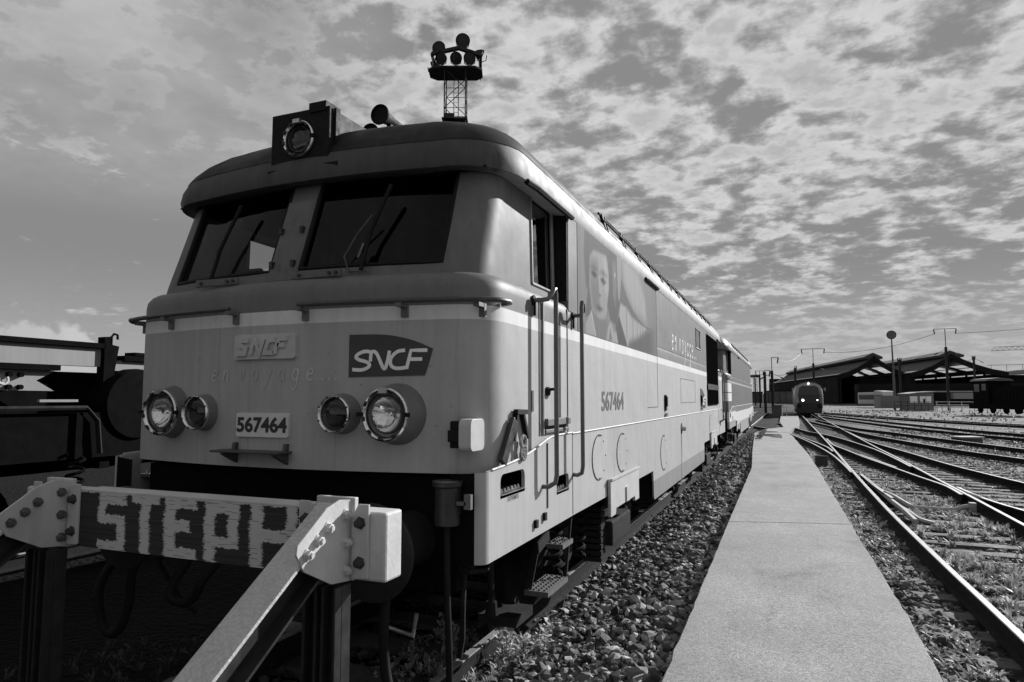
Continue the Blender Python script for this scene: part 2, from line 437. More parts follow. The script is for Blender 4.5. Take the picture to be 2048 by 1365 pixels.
def platform():
    mw = mat_walk()
    root = bpy.data.objects.new('platform', None); COL.objects.link(root); tag(root, kind='structure')
    Lp = [(-.72, -6), (-.70, 3.9), (-.75, 11), (-.78, 16.4), (-1.07, 23.3), (-1.45, 33.5), (-1.62, 38.5)]
    Rp = [(.78, -6), (.77, 6), (.71, 9.5), (.63, 15.9), (.56, 22.5), (.25, 35.5), (.05, 39.0)]
    def zt(y): return .30 if y < 16 else .30-.27*min(1, (y-16)/18)
    joints = [(-3., -3.), (9.14, 9.53), (22.4, 22.6), (31.3, 31.4), (38.3, 38.9)]
    rnd = random.Random(3)
    for (a, a2), (b, b2) in zip(joints, joints[1:]):
        mb = MB(); n = max(4, int((b-a)/.18)); rows = []
        for i in range(n+1):
            t = i/n; yl = a+.014+(b-a-.028)*t; yr = a2+.014+(b2-a2-.028)*t
            j1, j2 = rnd.gauss(0, .003), rnd.gauss(0, .004)
            xl, xr = lerp(Lp, yl)+j1, lerp(Rp, yr)+j2; z = zt(yl)
            row = [(xl, yl, GZ-.05), (xl, yl, z-.012), (xl+.01, yl, z)]
            row += [(xl+(xr-xl)*q, yl+(yr-yl)*q, z+.004*math.sin(q*3.14)) for q in (.25, .5, .75)]
            row += [(xr-.01, yr, z), (xr, yr, z-.012), (xr, yr, GZ-.05)]
            rows.append(row)
        mb.grid(rows); k = len(rows[0])
        mb.add(rows[0], [tuple(range(k))]); mb.add(rows[-1], [tuple(reversed(range(k)))])
        mb.build('slab', mw, root, smooth=35)
    # paved crossing beyond the end of the walkway
    mb = MB(); poly = [(-1.6, 39.0), (-1.05, 43.6), (-.2, 46.6), (-.52, 57), (-.55, 76), (1.1, 76), (.95, 58.5), (.72, 48.3), (.3, 44.5), (.05, 39.5)]
    mb.prism(poly, lambda u, v, q: (u, v, .012 if q == 0 else GZ-.05)); mb.build('crossing_pavement', mw, root)
platform()

# ------------------------------------------------------------------ tracks
PROF = [(-.07, -.172), (.07, -.172), (.07, -.160), (.012, -.142), (.009, -.045), (.034, -.034), (.035, -.006), (.028, 0), (-.028, 0), (-.035, -.006), (-.034, -.034), (-.009, -.045), (-.012, -.142), (-.07, -.160)]
def smooth_line(pts, step=.8):
    P = [Vector((p[0], p[1], 0)) for p in pts]; out = []
    P = [P[0]*2-P[1]]+P+[P[-1]*2-P[-2]]
    for i in range(1, len(P)-2):
        n = max(2, min(60, int((P[i+1]-P[i]).length/step)))
        for j in range(n):
            t = j/n; a, b, c, d = P[i-1], P[i], P[i+1], P[i+2]
            # centripetal-ish: damp tangents by segment length
            L0 = (b-a).length; L1 = (c-b).length; L2 = (d-c).length
            m1 = (c-a)/(L0+L1)*L1; m2 = (d-b)/(L1+L2)*L1
            out.append((2*t**3-3*t*t+1)*b+(t**3-2*t*t+t)*m1+(-2*t**3+3*t*t)*c+(t**3-t*t)*m2)
    out.append(P[-2])
    return out
def rail(pts, parent, name='rail', top=0., head=None):
    L = smooth_line(pts); mb = MB(); rows = []
    for i, p in enumerate(L):
        d = (L[min(i+1, len(L)-1)]-L[max(i-1, 0)]).normalized(); r = Vector((d.y, -d.x, 0))
        rows.append([(p.x+r.x*u, p.y+r.y*u, w+top) for u, w in PROF])
    n = len(PROF)
    o = len(mb.v); mb.v += [p for rw in rows for p in rw]
    for i in range(len(rows)-1):
        for j in range(n):
            j2 = (j+1) % n
            mb.f.append((o+i*n+j, o+i*n+j2, o+(i+1)*n+j2, o+(i+1)*n+j)); mb.mi.append(1 if j in (6, 7, 8) else 0)
    mb.f.append(tuple(range(n))); mb.mi.append(0); mb.f.append(tuple((len(rows)-1)*n+j for j in range(n))); mb.mi.append(0)
    return mb.build(name, None, parent, mats=[m_railside, head or m_railtop])
def sleeper_mesh(seed, L=2.6):
    rnd = random.Random(seed); mb = MB(); rows = []
    for i in range(9):
        x = -L/2+L*i/8; j = rnd.uniform(-.012, .012)
        rows.append([(x, -.125+j, -.30), (x, -.125+j, -.185+rnd.uniform(-.01, .004)), (x, -.03, -.176+rnd.uniform(-.014, .002)), (x, .04, -.176+rnd.uniform(-.014, .002)), (x, .125+j, -.185+rnd.uniform(-.012, .004)), (x, .125+j, -.30)])
    mb.grid(rows); mb.add(rows[0], [tuple(range(6))]); mb.add(rows[-1], [tuple(reversed(range(6)))])
    o = mb.build('sleeper', m_wood); me = o.data; bpy.data.objects.remove(o)
    return me
SLP = [sleeper_mesh(i) for i in range(4)]
SLL = [sleeper_mesh(20+i, 3.6) for i in range(2)]
def sleepers(parent, ys, cx, long=False, ang=0.):
    for i, y in enumerate(ys):
        share('sleeper', (SLL if long else SLP)[i % (2 if long else 4)], parent, (cx(y)+random.uniform(-.04, .04), y, 0), (0, 0, ang+random.uniform(-.012, .012)))

LX = -2.985
t0 = thing('railway_track', 'dead-end track under the two parked locomotives, ending at the buffer stop', 'track', (LX, 3, 0))
rail([(-.7525, -.75), (-.7525, 20), (-.7525, 40)], t0, head=m_raildull); rail([(.7525, -.75), (.7525, 20), (.7525, 40)], t0, head=m_raildull); rail([(-.7525, 40.01), (-.7525, 95)], t0); rail([(.7525, 40.01), (.7525, 95)], t0)
sleepers(t0, np.arange(.2, 44, .62), lambda y: 0)

t1 = thing('railway_track', 'main track right of the walkway, leading straight to the oncoming railcar', 'track', (2.4, 3, 0))
def loc(pts, o): return [(x-o[0], y-o[1]) for x, y in pts]
A = [(1.72, -3), (1.70, 4), (1.67, 6.63), (1.62, 8.55), (1.55, 12.03), (1.53, 14.2), (1.53, 20.1), (1.57, 29.1), (1.57, 38.3), (1.55, 66), (1.55, 140)]
B = [(3.26, -3), (3.24, 4), (3.23, 9), (3.22, 12.5), (3.22, 15.4), (3.2, 18.2), (3.19, 24.5), (3.14, 28.7), (3.12, 35.3), (3.08, 44.5), (3.06, 76), (3.06, 140)]
rail(loc(A, (2.4, 3)), t1); rail(loc(B, (2.4, 3)), t1)
sleepers(t1, np.arange(.4, 13, .62), lambda y: 0.)
sleepers(t1, np.arange(13, 40, .62), lambda y: .1, long=True)

t2 = thing('railway_track', 'slip crossing whose rails cut through the main track and over the walkway end', 'track', (1, 30, 0))
for pts in ([(-2.09, 48.25), (-.96, 43.97), (-.1, 40.72), (.42, 35.92), (.93, 30.99), (1.34, 25.41), (1.46, 21.4), (1.485, 19.2)],
            [(.43, 36.9), (1.1, 31.6), (1.42, 28.5), (1.47, 26.4)],
            [(-.65, 55), (.47, 46.33), (1.13, 41.22), (1.59, 39.3), (2.18, 36.0), (2.8, 30.2), (3.0, 27.26), (3.1, 23.54), (3.12, 21.4)],
            [(1.68, 34.5), (1.70, 30), (1.92, 27.8), (2.27, 24.1), (2.55, 21.8), (2.81, 19.5), (2.92, 18.6), (3.06, 17.6), (3.13, 16.85), (3.12, 15.64)],
            [(2.24, 25.2), (2.42, 23.6), (2.72, 21.0)],
            [(3.30, 16.9), (3.40, 15.1), (3.66, 13.73), (4.3, 11), (5.4, 7.5)],
            [(1.66, 18.9), (1.68, 17.8), (1.72, 16.2), (1.80, 14.6)]):
    rail(loc(pts, (1, 30)), t2)
t3 = thing('railway_track', 'curved turnout track swinging right from the slip crossing', 'track', (4, 25, 0))
rail(loc([(3.09, 44.2), (3.22, 35.4), (3.45, 31.2), (3.88, 26.66), (4.22, 22.64), (4.56, 20.05), (4.85, 18.26), (5.6, 14.2), (6.8, 9)], (4, 25)), t3)
sleepers(t3, np.arange(-11, 5, .62), lambda y: -.0-.075*y-.1, ang=-.12)
def far_track(a, b, label, org):
    t = thing('railway_track', label, 'track', (org[0], org[1], 0))
    rail(loc(a, org), t); rail(loc(b, org), t)
far_track([(2.3, 63.8), (4.01, 47.8), (5.41, 42.08), (7.01, 34.9), (8.15, 30.04), (10.8, 19)], [(1.62, 60.4), (3.02, 47.4), (3.72, 40.84), (4.5, 35.4), (5.85, 28.5), (6.75, 25.47), (9.0, 17)], 'second yard track from the walkway, bending right past the concrete cover', (6, 35))
far_track([(3.15, 75.5), (6.73, 52.2), (8.69, 43.1), (10.25, 38.3), (14, 28)], [(3.6, 84.6), (7.75, 59.2), (9.95, 48.3), (11.6, 42.5), (15.6, 31)], 'third yard track from the walkway with weeds along it', (8, 50))
far_track([(3.9, 93.1), (9.14, 70.7), (12.35, 61.1), (14.79, 55.1), (22, 40)], [(4.5, 97), (10.3, 72.8), (13.6, 62.6), (16.2, 56.4), (23.3, 41)], 'farthest yard track in front of the kiosk', (10, 70))

# ------------------------------------------------------------------ ballast stones
def ico():
    p = (1+5**.5)/2
    v = np.array([(-1, p, 0), (1, p, 0), (-1, -p, 0), (1, -p, 0), (0, -1, p), (0, 1, p), (0, -1, -p), (0, 1, -p), (p, 0, -1), (p, 0, 1), (-p, 0, -1), (-p, 0, 1)], float)
    v /= np.linalg.norm(v[0])
    f = np.array([(0, 11, 5), (0, 5, 1), (0, 1, 7), (0, 7, 10), (0, 10, 11), (1, 5, 9), (5, 11, 4), (11, 10, 2), (10, 7, 6), (7, 1, 8), (3, 9, 4), (3, 4, 2), (3, 2, 6), (3, 6, 8), (3, 8, 9), (4, 9, 5), (2, 4, 11), (6, 2, 10), (8, 6, 7), (9, 8, 1)])
    return v, f
def rot_rand(n):
    q = rng.normal(size=(n, 4)); q /= np.linalg.norm(q, axis=1)[:, None]
    w, x, y, z = q.T
    return np.stack([np.stack([1-2*(y*y+z*z), 2*(x*y-w*z), 2*(x*z+w*y)], -1), np.stack([2*(x*y+w*z), 1-2*(x*x+z*z), 2*(y*z-w*x)], -1), np.stack([2*(x*z-w*y), 2*(y*z+w*x), 1-2*(x*x+y*y)], -1)], 1)
def stones(XY, Zc, size, tone):
    n = len(XY); v, f = ico()
    sc = size[:, None]*rng.uniform(.4, 1.35, (n, 3))*rng.choice([.75, 1., 1., 1.3], (n, 1))
    V = v[None]*(1+rng.uniform(-.42, .36, (n, 12, 1)))*sc[:, None, :]
    V = np.einsum('nij,nkj->nki', rot_rand(n), V); V[:, :, 2] *= .8
    V += np.concatenate([XY, Zc[:, None]], 1)[:, None, :]
    F = (f[None]+(np.arange(n)*12)[:, None, None]).reshape(-1, 3)
    return V.reshape(-1, 3), F, np.repeat(tone, 12)
def rnd_area(n, x0, x1, y0, y1, power=1.):
    X = rng.uniform(x0, x1, n); t = rng.uniform(0, 1, n)**power; Y = y0+(y1-y0)*t
    return np.stack([X, Y], 1)
def ballast():
    parts = []
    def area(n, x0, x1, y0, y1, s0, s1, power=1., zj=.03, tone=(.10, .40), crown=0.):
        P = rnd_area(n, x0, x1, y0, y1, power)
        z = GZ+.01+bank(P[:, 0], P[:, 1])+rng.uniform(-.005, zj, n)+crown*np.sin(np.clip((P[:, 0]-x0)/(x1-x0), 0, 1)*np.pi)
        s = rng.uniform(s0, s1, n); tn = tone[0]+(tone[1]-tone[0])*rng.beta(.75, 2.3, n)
        parts.append(stones(P, z, s, tn))
    area(5600, -2.18, -.70, 3.6, 9, .02, .05, 1.1, .06, (.03, .60), .05)
    area(7000, -2.18, -.72, 9, 26, .026, .052, 1.3, .06, (.03, .60), .05)
    area(2500, -2.2, -1.1, 26, 42, .03, .055, 1.2, .05, (.09, .34), .04)
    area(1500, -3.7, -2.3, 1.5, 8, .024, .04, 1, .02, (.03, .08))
    area(2600, .76, 1.52, 4.0, 12, .02, .04, 1.3, .03, (.04, .28), .02)
    area(2200, .5, 1.5, 12, 34, .025, .05, 1.3, .03, (.04, .28), .02)
    area(3200, 1.75, 3.15, 3.5, 13, .02, .038, 1.2, .015, (.03, .25))
    area(3000, 1.7, 3.1, 13, 34, .025, .045, 1.2, .015, (.03, .18))
    area(5000, 3.4, 8, 9, 34, .025, .05, 1.0, .03, (.12, .42))
    area(3800, 5, 14, 20, 50, .03, .06, 1.0, .03, (.14, .45))
    V = []; F = []; T = []; o = 0
    for v, f, t in parts: V.append(v); F.append(f+o); T.append(t); o += len(v)
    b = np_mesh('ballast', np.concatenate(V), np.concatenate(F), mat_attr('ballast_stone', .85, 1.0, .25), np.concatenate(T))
    tag(b, 'crushed grey ballast stones spread beside the rails and walkway', 'ballast', kind='stuff')
ballast()

# ================================================================== LOCOMOTIVES
LEN = 15.7
def fy(x, bow=.2, w=1.425): return bow*(x/w)**2
XS = [-1.08, -.9, -.7, -.5, -.3, -.12, 0, .12, .3, .5, .7, .9, 1.08]
def half_ring(z, w, yf, bow, r, ys):
    """plan outline of one cab end: left side -> front -> right side"""
    xe = w-r; ye = yf+bow*(xe/w)**2; side = []
    pts = [(x, yf+bow*(x/w)**2, z) for x in XS if abs(x) <= xe+1e-6]
    if len(pts) != len(XS):
        pts = [(x*xe/1.08, yf+bow*(x*xe/1.08/w)**2, z) for x in XS]
    cor = [(xe+r*math.sin(R(a)), ye+r-r*math.cos(R(a)), z) for a in (12, 25, 38, 52, 65, 78, 90)]
    y0 = ye+r
    for y in ys: side.append((w, max(y, y0+.02), z))
    rt = cor+side
    lf = [(-x, y, zz) for x, y, zz in reversed(rt)]
    return lf+pts+rt
def full_ring(z, w, yf, bow, r, ys):
    h = half_ring(z, w, yf, bow, r, ys)
    back = [(-x, LEN-y, zz) for x, y, zz in h]
    return h+back
def both_ends(mb, fn):
    """run fn(mapping) for the front end and the rear end"""
    fn(lambda p: p); fn(lambda p: (-p[0], LEN-p[1], p[2]))

def make_loco(loc_y, label, liv, liv_up, m_band, m_roof, m_skirt, m_tank, first):
    T = thing('diesel_locomotive', label, 'locomotive', (LX, loc_y, 0), 0, 'diesel locomotives coupled on the dead-end track')
    dk = m_black
    # ---- lower body, one shell from the sill to the window shelf
    mb = MB(); ysA = [.7, 1.2, 1.7, 3, 5, 7]
    stack = [(1.45, 1.425, 0, .2, .28), (1.62, 1.425, 0, .2, .28), (2.0, 1.425, 0, .2, .28), (2.335, 1.425, 0, .2, .28), (2.42, 1.425, 0, .2, .28), (2.52, 1.425, 0, .2, .28),
             (2.565, 1.42, .006, .2, .28), (2.60, 1.40, .025, .2, .28), (2.622, 1.365, .055, .2, .26), (2.632, 1.325, .092, .2, .23)]
    mb.grid([full_ring(*q, ysA) for q in stack], close=True)
    mb.build('lower_body', liv, T, smooth=40)
    mb = MB(); mb.bx(-1.3, 1.3, .3, LEN-.3, 1.40, 1.46); mb.build('floor_plate', m_under, T)
    # ---- upper cab (front end and rear end)
    cab = [(2.628, 1.322, .092, .2, .225), (2.70, 1.32, .112, .2, .225), (2.95, 1.315, .20, .2, .225), (3.2, 1.31, .285, .2, .225), (3.34, 1.308, .335, .2, .225)]
    ysB = [.62, .90, 1.16, 1.40, 1.63, 1.70]
    rows = [half_ring(*q, ysB) for q in cab]; n = len(rows[0])
    iL = next(i for i, p in enumerate(rows[0]) if abs(p[0]+1.08) < 1e-3)
    def is_ws(i, j):
        if i < 1: return False
        return iL <= j < iL+5 or iL+7 <= j < iL+12
    def is_sw(i, j):
        return i >= 1 and (j in (1, 2) or j in (n-4, n-3))
    def cabs(T):
        for end in (0, 1):
            mp = (lambda p: p) if end == 0 else (lambda p: (-p[0], LEN-p[1], p[2]))
            mb = MB(); rr = [[mp(p) for p in r] for r in rows]
            mb.grid(rr, skip=lambda i, j: is_ws(i, j) or is_sw(i, j))
            c = mb.build('cab_upper', liv_up, T, smooth=40)
            # windscreens: recessed pane with a black seal, and side window panes
            for a, b in ((iL, iL+5), (iL+7, iL+12)):
                inner = []
                for r in rows[1:]:
                    inner.append([mp((p[0]*.995, p[1]+.025, p[2])) for p in r[a:b+1]])
                g = MB(); g.grid(inner); w = g.build('windscreen', m_ws, T, smooth=40)
                s = MB()
                edge = [p for p in rows[1][a:b+1]]+[r[b] for r in rows[2:]]+list(reversed(rows[-1][a:b]))+[r[a] for r in reversed(rows[1:-1])]
                edge = [mp((p[0], p[1]+.008, p[2])) for p in edge]
                s.tube(edge+[edge[0]], .017, 6); s.build('window_seal', m_rub, w)
            for a, b in ((1, 3), (n-4, n-2)):
                inner = [[mp((p[0]*.985, p[1], p[2])) for p in r[a:b+1]] for r in rows[1:]]
                g = MB(); g.grid(inner); w = g.build('cab_side_window', m_sw, T)
                s = MB(); e0 = [r[a] for r in rows[1:]]; e1 = [r[b] for r in rows[1:]]
                edge = [mp((p[0]*1.0, p[1], p[2])) for p in e0+list(reversed(e1))]
                s.tube(edge+[edge[0]], .014, 6); s.build('window_frame', m_frame, w)
    cabs(T)
    # ---- centre window pillar cover and fittings
    if first:
        mb = MB(); rr = []
        for q in cab[:4]:
            z, w, yf, bow, r = q; rr.append([(-.115, yf-.004, z), (-.10, yf-.022, z), (.10, yf-.022, z), (.115, yf-.004, z)])
        mb.grid(rr); p = mb.build('window_pillar', liv_up, T, smooth=30)
        for (px, pz) in ((-.085, 2.74), (.085, 2.74), (-.085, 2.98), (.085, 2.98)):
            yy = .092+(pz-2.63)*.34
            mb = MB(); mb.bx(px-.012, px+.012, yy-.05, yy-.02, pz-.02, pz+.02); mb.build('pillar_clamp', m_darkmetal, p)
        for sx in (-1, 1):
            mb = MB(); x0 = .30*sx if sx > 0 else -.52
            mb.bx(x0-.18, x0+.18, .055, .075, 2.625, 2.672); o = mb.build('washer_plate', m_platedk, T, bevel=.003)
            for dx in (-.13, .1, .15):
                b = MB(); b.lathe([(0, .011), (.012, .011)], (x0+dx, .056, 2.648), (0, -1, 0), 8, cap1=True); b.build('bolt', m_darkmetal, o)
            wp = MB(); xb = .62*sx
            if sx < 0: xb = -.60
            wp.tube([(xb-.02, .10, 2.66), (xb+.0, .16, 2.9), (xb+.10, .24, 3.22)], .014, 6)
            w = wp.build('wiper', m_rub, T)
            if sx < 0: continue
            hz = MB(); hz.tube([(xb+.02, .1, 2.65), (xb-.12, .115, 2.66), (xb-.17, .135, 2.76), (xb-.10, .165, 2.9), (xb-.01, .2, 3.03)], .006, 5); hz.build('washer_hose', m_hose, w)
            mb = MB(); mb.bar((xb-.055, .12, 2.74), (xb-.025, .135, 2.83), .035, .012); mb.build('wiper_bracket', m_platedk, w)
    # ---- main upper body between the cabs
    mb = MB(); mb.bx(-1.425, 1.425, 1.70, LEN-1.70, 2.55, 3.34); mb.build('upper_body', liv_up, T, bevel=.012)
    for s in (-1, 1):
        for y0, y1 in ((1.685, 1.699), (LEN-1.699, LEN-1.685)):
            mb = MB(); mb.bx(min(s*1.30, s*1.418), max(s*1.30, s*1.418), y0, y1, 2.64, 3.325); mb.build('door_jamb', m_rub, T)  # black strip over the jamb, painting in its shade
    # ---- cornice with the cab visor, and the roof
    ysC = [.9, 1.3, 1.70, 1.76, 3, 6]
    def vis(z, w, yf, bow=.19, r=.44): return full_ring(z, w, yf, bow, r, ysC)
    mb = MB(); mb.grid([vis(3.335, 1.30, .36), vis(3.318, 1.40, .245), vis(3.325, 1.428, .222), vis(3.36, 1.438, .215), vis(3.44, 1.43, .228), vis(3.515, 1.405, .26)], close=True)
    mb.build('cornice', m_band, T, smooth=35)
    mb = MB(); dome = [(3.512, 1.41, .255, .19, .44), (3.56, 1.39, .285, .19, .44), (3.64, 1.33, .345, .19, .45), (3.71, 1.25, .43, .18, .46), (3.775, 1.13, .56, .17, .42), (3.83, .97, .76, .15, .42), (3.87, .74, 1.08, .1, .36), (3.90, .45, 1.5, .05, .22)]
    rr = [full_ring(*q, ysC) for q in dome]; mb.grid(rr, close=True); mb.add(rr[-1], [tuple(range(len(rr[-1])))])
    roof = mb.build('roof', m_roof, T, smooth=35)
    for sx in (-1, 1):
        for pts in ([(sx*1.43, .78, 3.318), (sx*1.445, .95, 3.318), (sx*1.45, 1.74, 3.31)], [(sx*1.44, 4.83, 3.335), (sx*1.45, 4.9, 3.335), (sx*1.45, 5.6, 3.335), (sx*1.44, 5.69, 3.335)], [(sx*1.435, LEN-.55, 3.315), (sx*1.45, LEN-1.74, 3.31)]):
            g = MB(); g.tube(pts, .022, 6); g.build('rain_gutter', m_rub, T)
    # roof hatches and edge rail
    for k, (y0, y1, h) in enumerate(((.95, 1.5, .09), (2.0, 2.75, .11), (3.6, 5.0, .08), (5.6, 7.2, .09), (8.0, 10.4, .09), (11.4, 13.2, .09))):
        mb = MB(); mb.prism([(.95, 3.70), (1.30, 3.56), (1.24, 3.60+h*.6), (.98, 3.72+h)], lambda u, v, q: (u, y0 if q == 0 else y1, v)); mb.build('roof_hatch', m_rub, roof, bevel=.01)
    mb = MB(); mb.tube([(1.395, 2.9, 3.60), (1.395, 13.2, 3.60)], .012, 6); mb.tube([(1.36, 2.9, 3.66), (1.36, 13.2, 3.66)], .012, 6); mb.build('roof_edge_rail', m_rub, roof)
    for i in range(13):
        mb = MB(); y = 3.0+i*.8; mb.bar((1.40, y, 3.515), (1.36, y, 3.67), .05, .03); mb.bar((1.40, y+.1, 3.515), (1.36, y+.1, 3.67), .02, .03); mb.build('rail_bracket', m_rub, roof)
    # ---- marker lamp box on the roof, horns
    mb = MB(); bx0, bx1 = -.25, .21
    mb.prism([(.275, 3.44), (.275, 3.815), (.36, 3.83), (1.1, 3.845), (1.1, 3.72), (.6, 3.6)], lambda u, v, q: (bx0 if q == 0 else bx1, u, v)); lb = mb.build('roof_lamp_box', m_boxl, T, bevel=.008)
    mb = MB(); mb.bx(bx0-.012, bx1+.012, .25, .30, 3.425, 3.83); mb.build('lamp_box_front', m_rub, lb, bevel=.006)
    mb = MB(); mb.bx(.06, .20, .24, .40, 3.80, 3.865); mb.bx(bx1+.01, bx1+.03, .30, .34, 3.44, 3.83); mb.build('hinge_block', m_rub, lb)
    mb = MB(); mb.bx(bx0-.02, bx1+.10, .23, .32, 3.395, 3.43); mb.build('lamp_box_foot', m_rub, lb)
    headlight(T, -.02, 3.63, .125, .245, True, 'roof_headlight')
    for hx, hy, hz in ((.02, 1.15, 4.16), (-.16, 1.28, 4.08)):
        mb = MB(); mb.lathe([(0, .085), (-.01, .083), (.06, .055), (.2, .035), (.34, .025)], (hx, hy, hz), (0, 1, .05), 18); mb.lathe([(.012, .07), (.013, .0)], (hx, hy, hz), (0, 1, .05), 18)
        mb.bar((hx, hy+.15, hz), (hx, hy+.15, 3.74), .04, .04); mb.build('horn', m_rub, T, smooth=40)
    # ---- headlights
    for x, r, pr in ((.875, .15, .10), (-.875, .15, .10), (.54, .108, .075), (-.54, .108, .075)):
        headlight(T, x, 1.785, r, fy(x)-pr, r > .12, 'headlight')
    # ---- front hand rails
    for s in (-1, 1):
        mb = MB(); z = 2.44; pts = [(s*x, fy(x)-.075, z) for x in (.27, .5, .8, 1.05, 1.25)]+[(s*1.40, .13, z), (s*1.475, .20, z), (s*1.505, .28, z), (s*1.49, .34, z), (s*1.43, .37, z)]
        mb.tube(pts, .016, 8); h = mb.build('front_handrail', m_hrfront, T, smooth=40)
        for x in (.275, .93, 1.36):
            b = MB(); yy = fy(x) if x < 1.3 else .235; b.bx(s*x-.018, s*x+.018, yy-.09, yy+.01, z-.035, z-.012); b.bx(s*x-.02, s*x+.02, yy-.02, yy+.01, z-.09, z-.012); b.build('rail_bracket', m_platedk, h)
    # ---- skirts, sills and tanks on both sides and ends
    top = [(.06, 1.468), (.165, 1.474), (.30, 1.480), (.45, 1.490), (.60, 1.503), (.75, 1.522), (.88, 1.545), (1.0, 1.570), (1.10, 1.590), (1.20, 1.603), (1.32, 1.609), (1.695, 1.610)]
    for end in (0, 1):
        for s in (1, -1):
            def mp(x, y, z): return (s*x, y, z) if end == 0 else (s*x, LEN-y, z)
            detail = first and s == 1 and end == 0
            outl = [(.13, .975)]+[(1.69, .985)]+list(reversed(top[1:]))
            outl[-1] = (.13, 1.472)
            def rrect(a, b, c, d, r=.045):
                return arc(b-r, c+r*.3, r, r*.3, -90, 0, 3)+arc(b-r, d-r, r, r, 0, 90, 4)+arc(a+r, d-r, r, r, 90, 180, 4)+arc(a+r, c+r*.3, r, r*.3, 180, 270, 3)
            holes = [rrect(.29, .68, 1.315, 1.438), rrect(1.31, 1.60, 1.205, 1.318)]
            mb = MB(); mb.prism(outl, lambda u, v, q: mp(1.45-.022*q, u, v), holes)
            rows_ = []
            for a in (90, 70, 50, 30, 12, 0):
                x = 1.39+.06*math.sin(R(a)); y = .13-.06*math.cos(R(a))
                zt = 1.472-.004*(90-a)/90; rows_.append([mp(x, y, .975), mp(x, y, zt)])
            mb.grid(rows_); sk = mb.build('cab_skirt', m_skirt, T, smooth=30)
            fr = MB(); fr.grid([[mp(1.388, .0705, .976), mp(1.388, .0705, 1.467)], [mp(1.24, .0705, .976), mp(1.24, .0705, 1.45)]]); fr.build('skirt_return', m_black, sk)  # front return made black, the shade on that face is painted in
            bd = MB(); bd.tube([mp(1.452, u, v+.004) for u, v in top[1:]], .007, 6); bd.build('skirt_bead', m_bead, sk)
            for (a, b, c) in ((.29, .68, 1.312), (1.31, 1.60, 1.202)):
                st = MB(); st.add([mp(1.18, a, c+.012), mp(1.44, a, c+.012), mp(1.44, b, c+.012), mp(1.18, b, c+.012)], [(0, 1, 2, 3)])
                p0, p1 = mp(1.18, a, c-.012), mp(1.45, b, c+.01); st.bx(min(p0[0], p1[0]), max(p0[0], p1[0]), min(p0[1], p1[1]), max(p0[1], p1[1]), c-.012, c+.01)
                k = int((b-a)/.055)
                for i in range(k):
                    u = a+.04+i*.055; q0 = mp(1.41, u, 0); st.lathe([(0, .016), (.022, .008)], (q0[0], q0[1], c+.01), (0, 0, 1), 6, cap1=True)
                st.build('foot_step', m_steel, sk)
                bk = MB(); p0, p1 = mp(1.16, a-.03, 0), mp(1.17, b+.03, 0); bk.bx(min(p0[0], p1[0]), max(p0[0], p1[0]), min(p0[1], p1[1]), max(p0[1], p1[1]), c-.02, c+.2); bk.build('step_recess', m_black, sk)
            # side plates behind the cab
            mb = MB(); mb.prism([(1.705, .985), (2.80, .985), (2.80, 1.60), (1.705, 1.60)], lambda u, v, q: mp(1.448-.02*q, u, v)); mb.build('side_plate', m_skirt, T)
            mb = MB(); mb.prism([(2.80, 1.13), (4.02, 1.13), (4.02, .985), (5.07, .985), (5.09, .67), (5.14, .63), (7.85, .63), (7.85, 1.60), (2.80, 1.60)], lambda u, v, q: mp(1.448-.02*q, u, v)); mb.build('side_plate', m_tank, T)
            bd = MB(); bd.tube([mp(1.451, 1.70, 1.606), mp(1.451, 7.85, 1.606)], .007, 6); bd.build('side_bead', m_bead, T)
            mb = MB(); mb.prism([(2.76, .80), (2.95, .80), (2.97, .85), (3.80, .85), (3.82, .80), (4.02, .80), (4.02, 1.14), (2.76, 1.14)], lambda u, v, q: mp(1.485-.03*q, u, v)); hp = mb.build('access_panel', m_panel, T, bevel=.006)
            mb = MB(); p0, p1 = mp(1.484, 2.76, 0), mp(1.50, 4.02, 0); mb.bx(min(p0[0], p1[0]), max(p0[0], p1[0]), min(p0[1], p1[1]), max(p0[1], p1[1]), 1.125, 1.145)
            p0, p1 = mp(1.484, 3.36, 0), mp(1.50, 3.50, 0); mb.bx(min(p0[0], p1[0]), max(p0[0], p1[0]), min(p0[1], p1[1]), max(p0[1], p1[1]), .86, 1.0); mb.build('panel_trim', m_bead, hp)
    mb = MB(); mb.bx(-1.40, 1.40, 5.12, LEN-5.12, .60, 1.42); mb.build('fuel_tank', m_under, T, bevel=.04)
    mb = MB(); mb.bx(-1.15, 1.15, .28, LEN-.28, .95, 1.42); mb.build('underframe', m_under, T)
    running_gear(T, first)
    buffers(T)
    if first: loco_details(T)
    return T

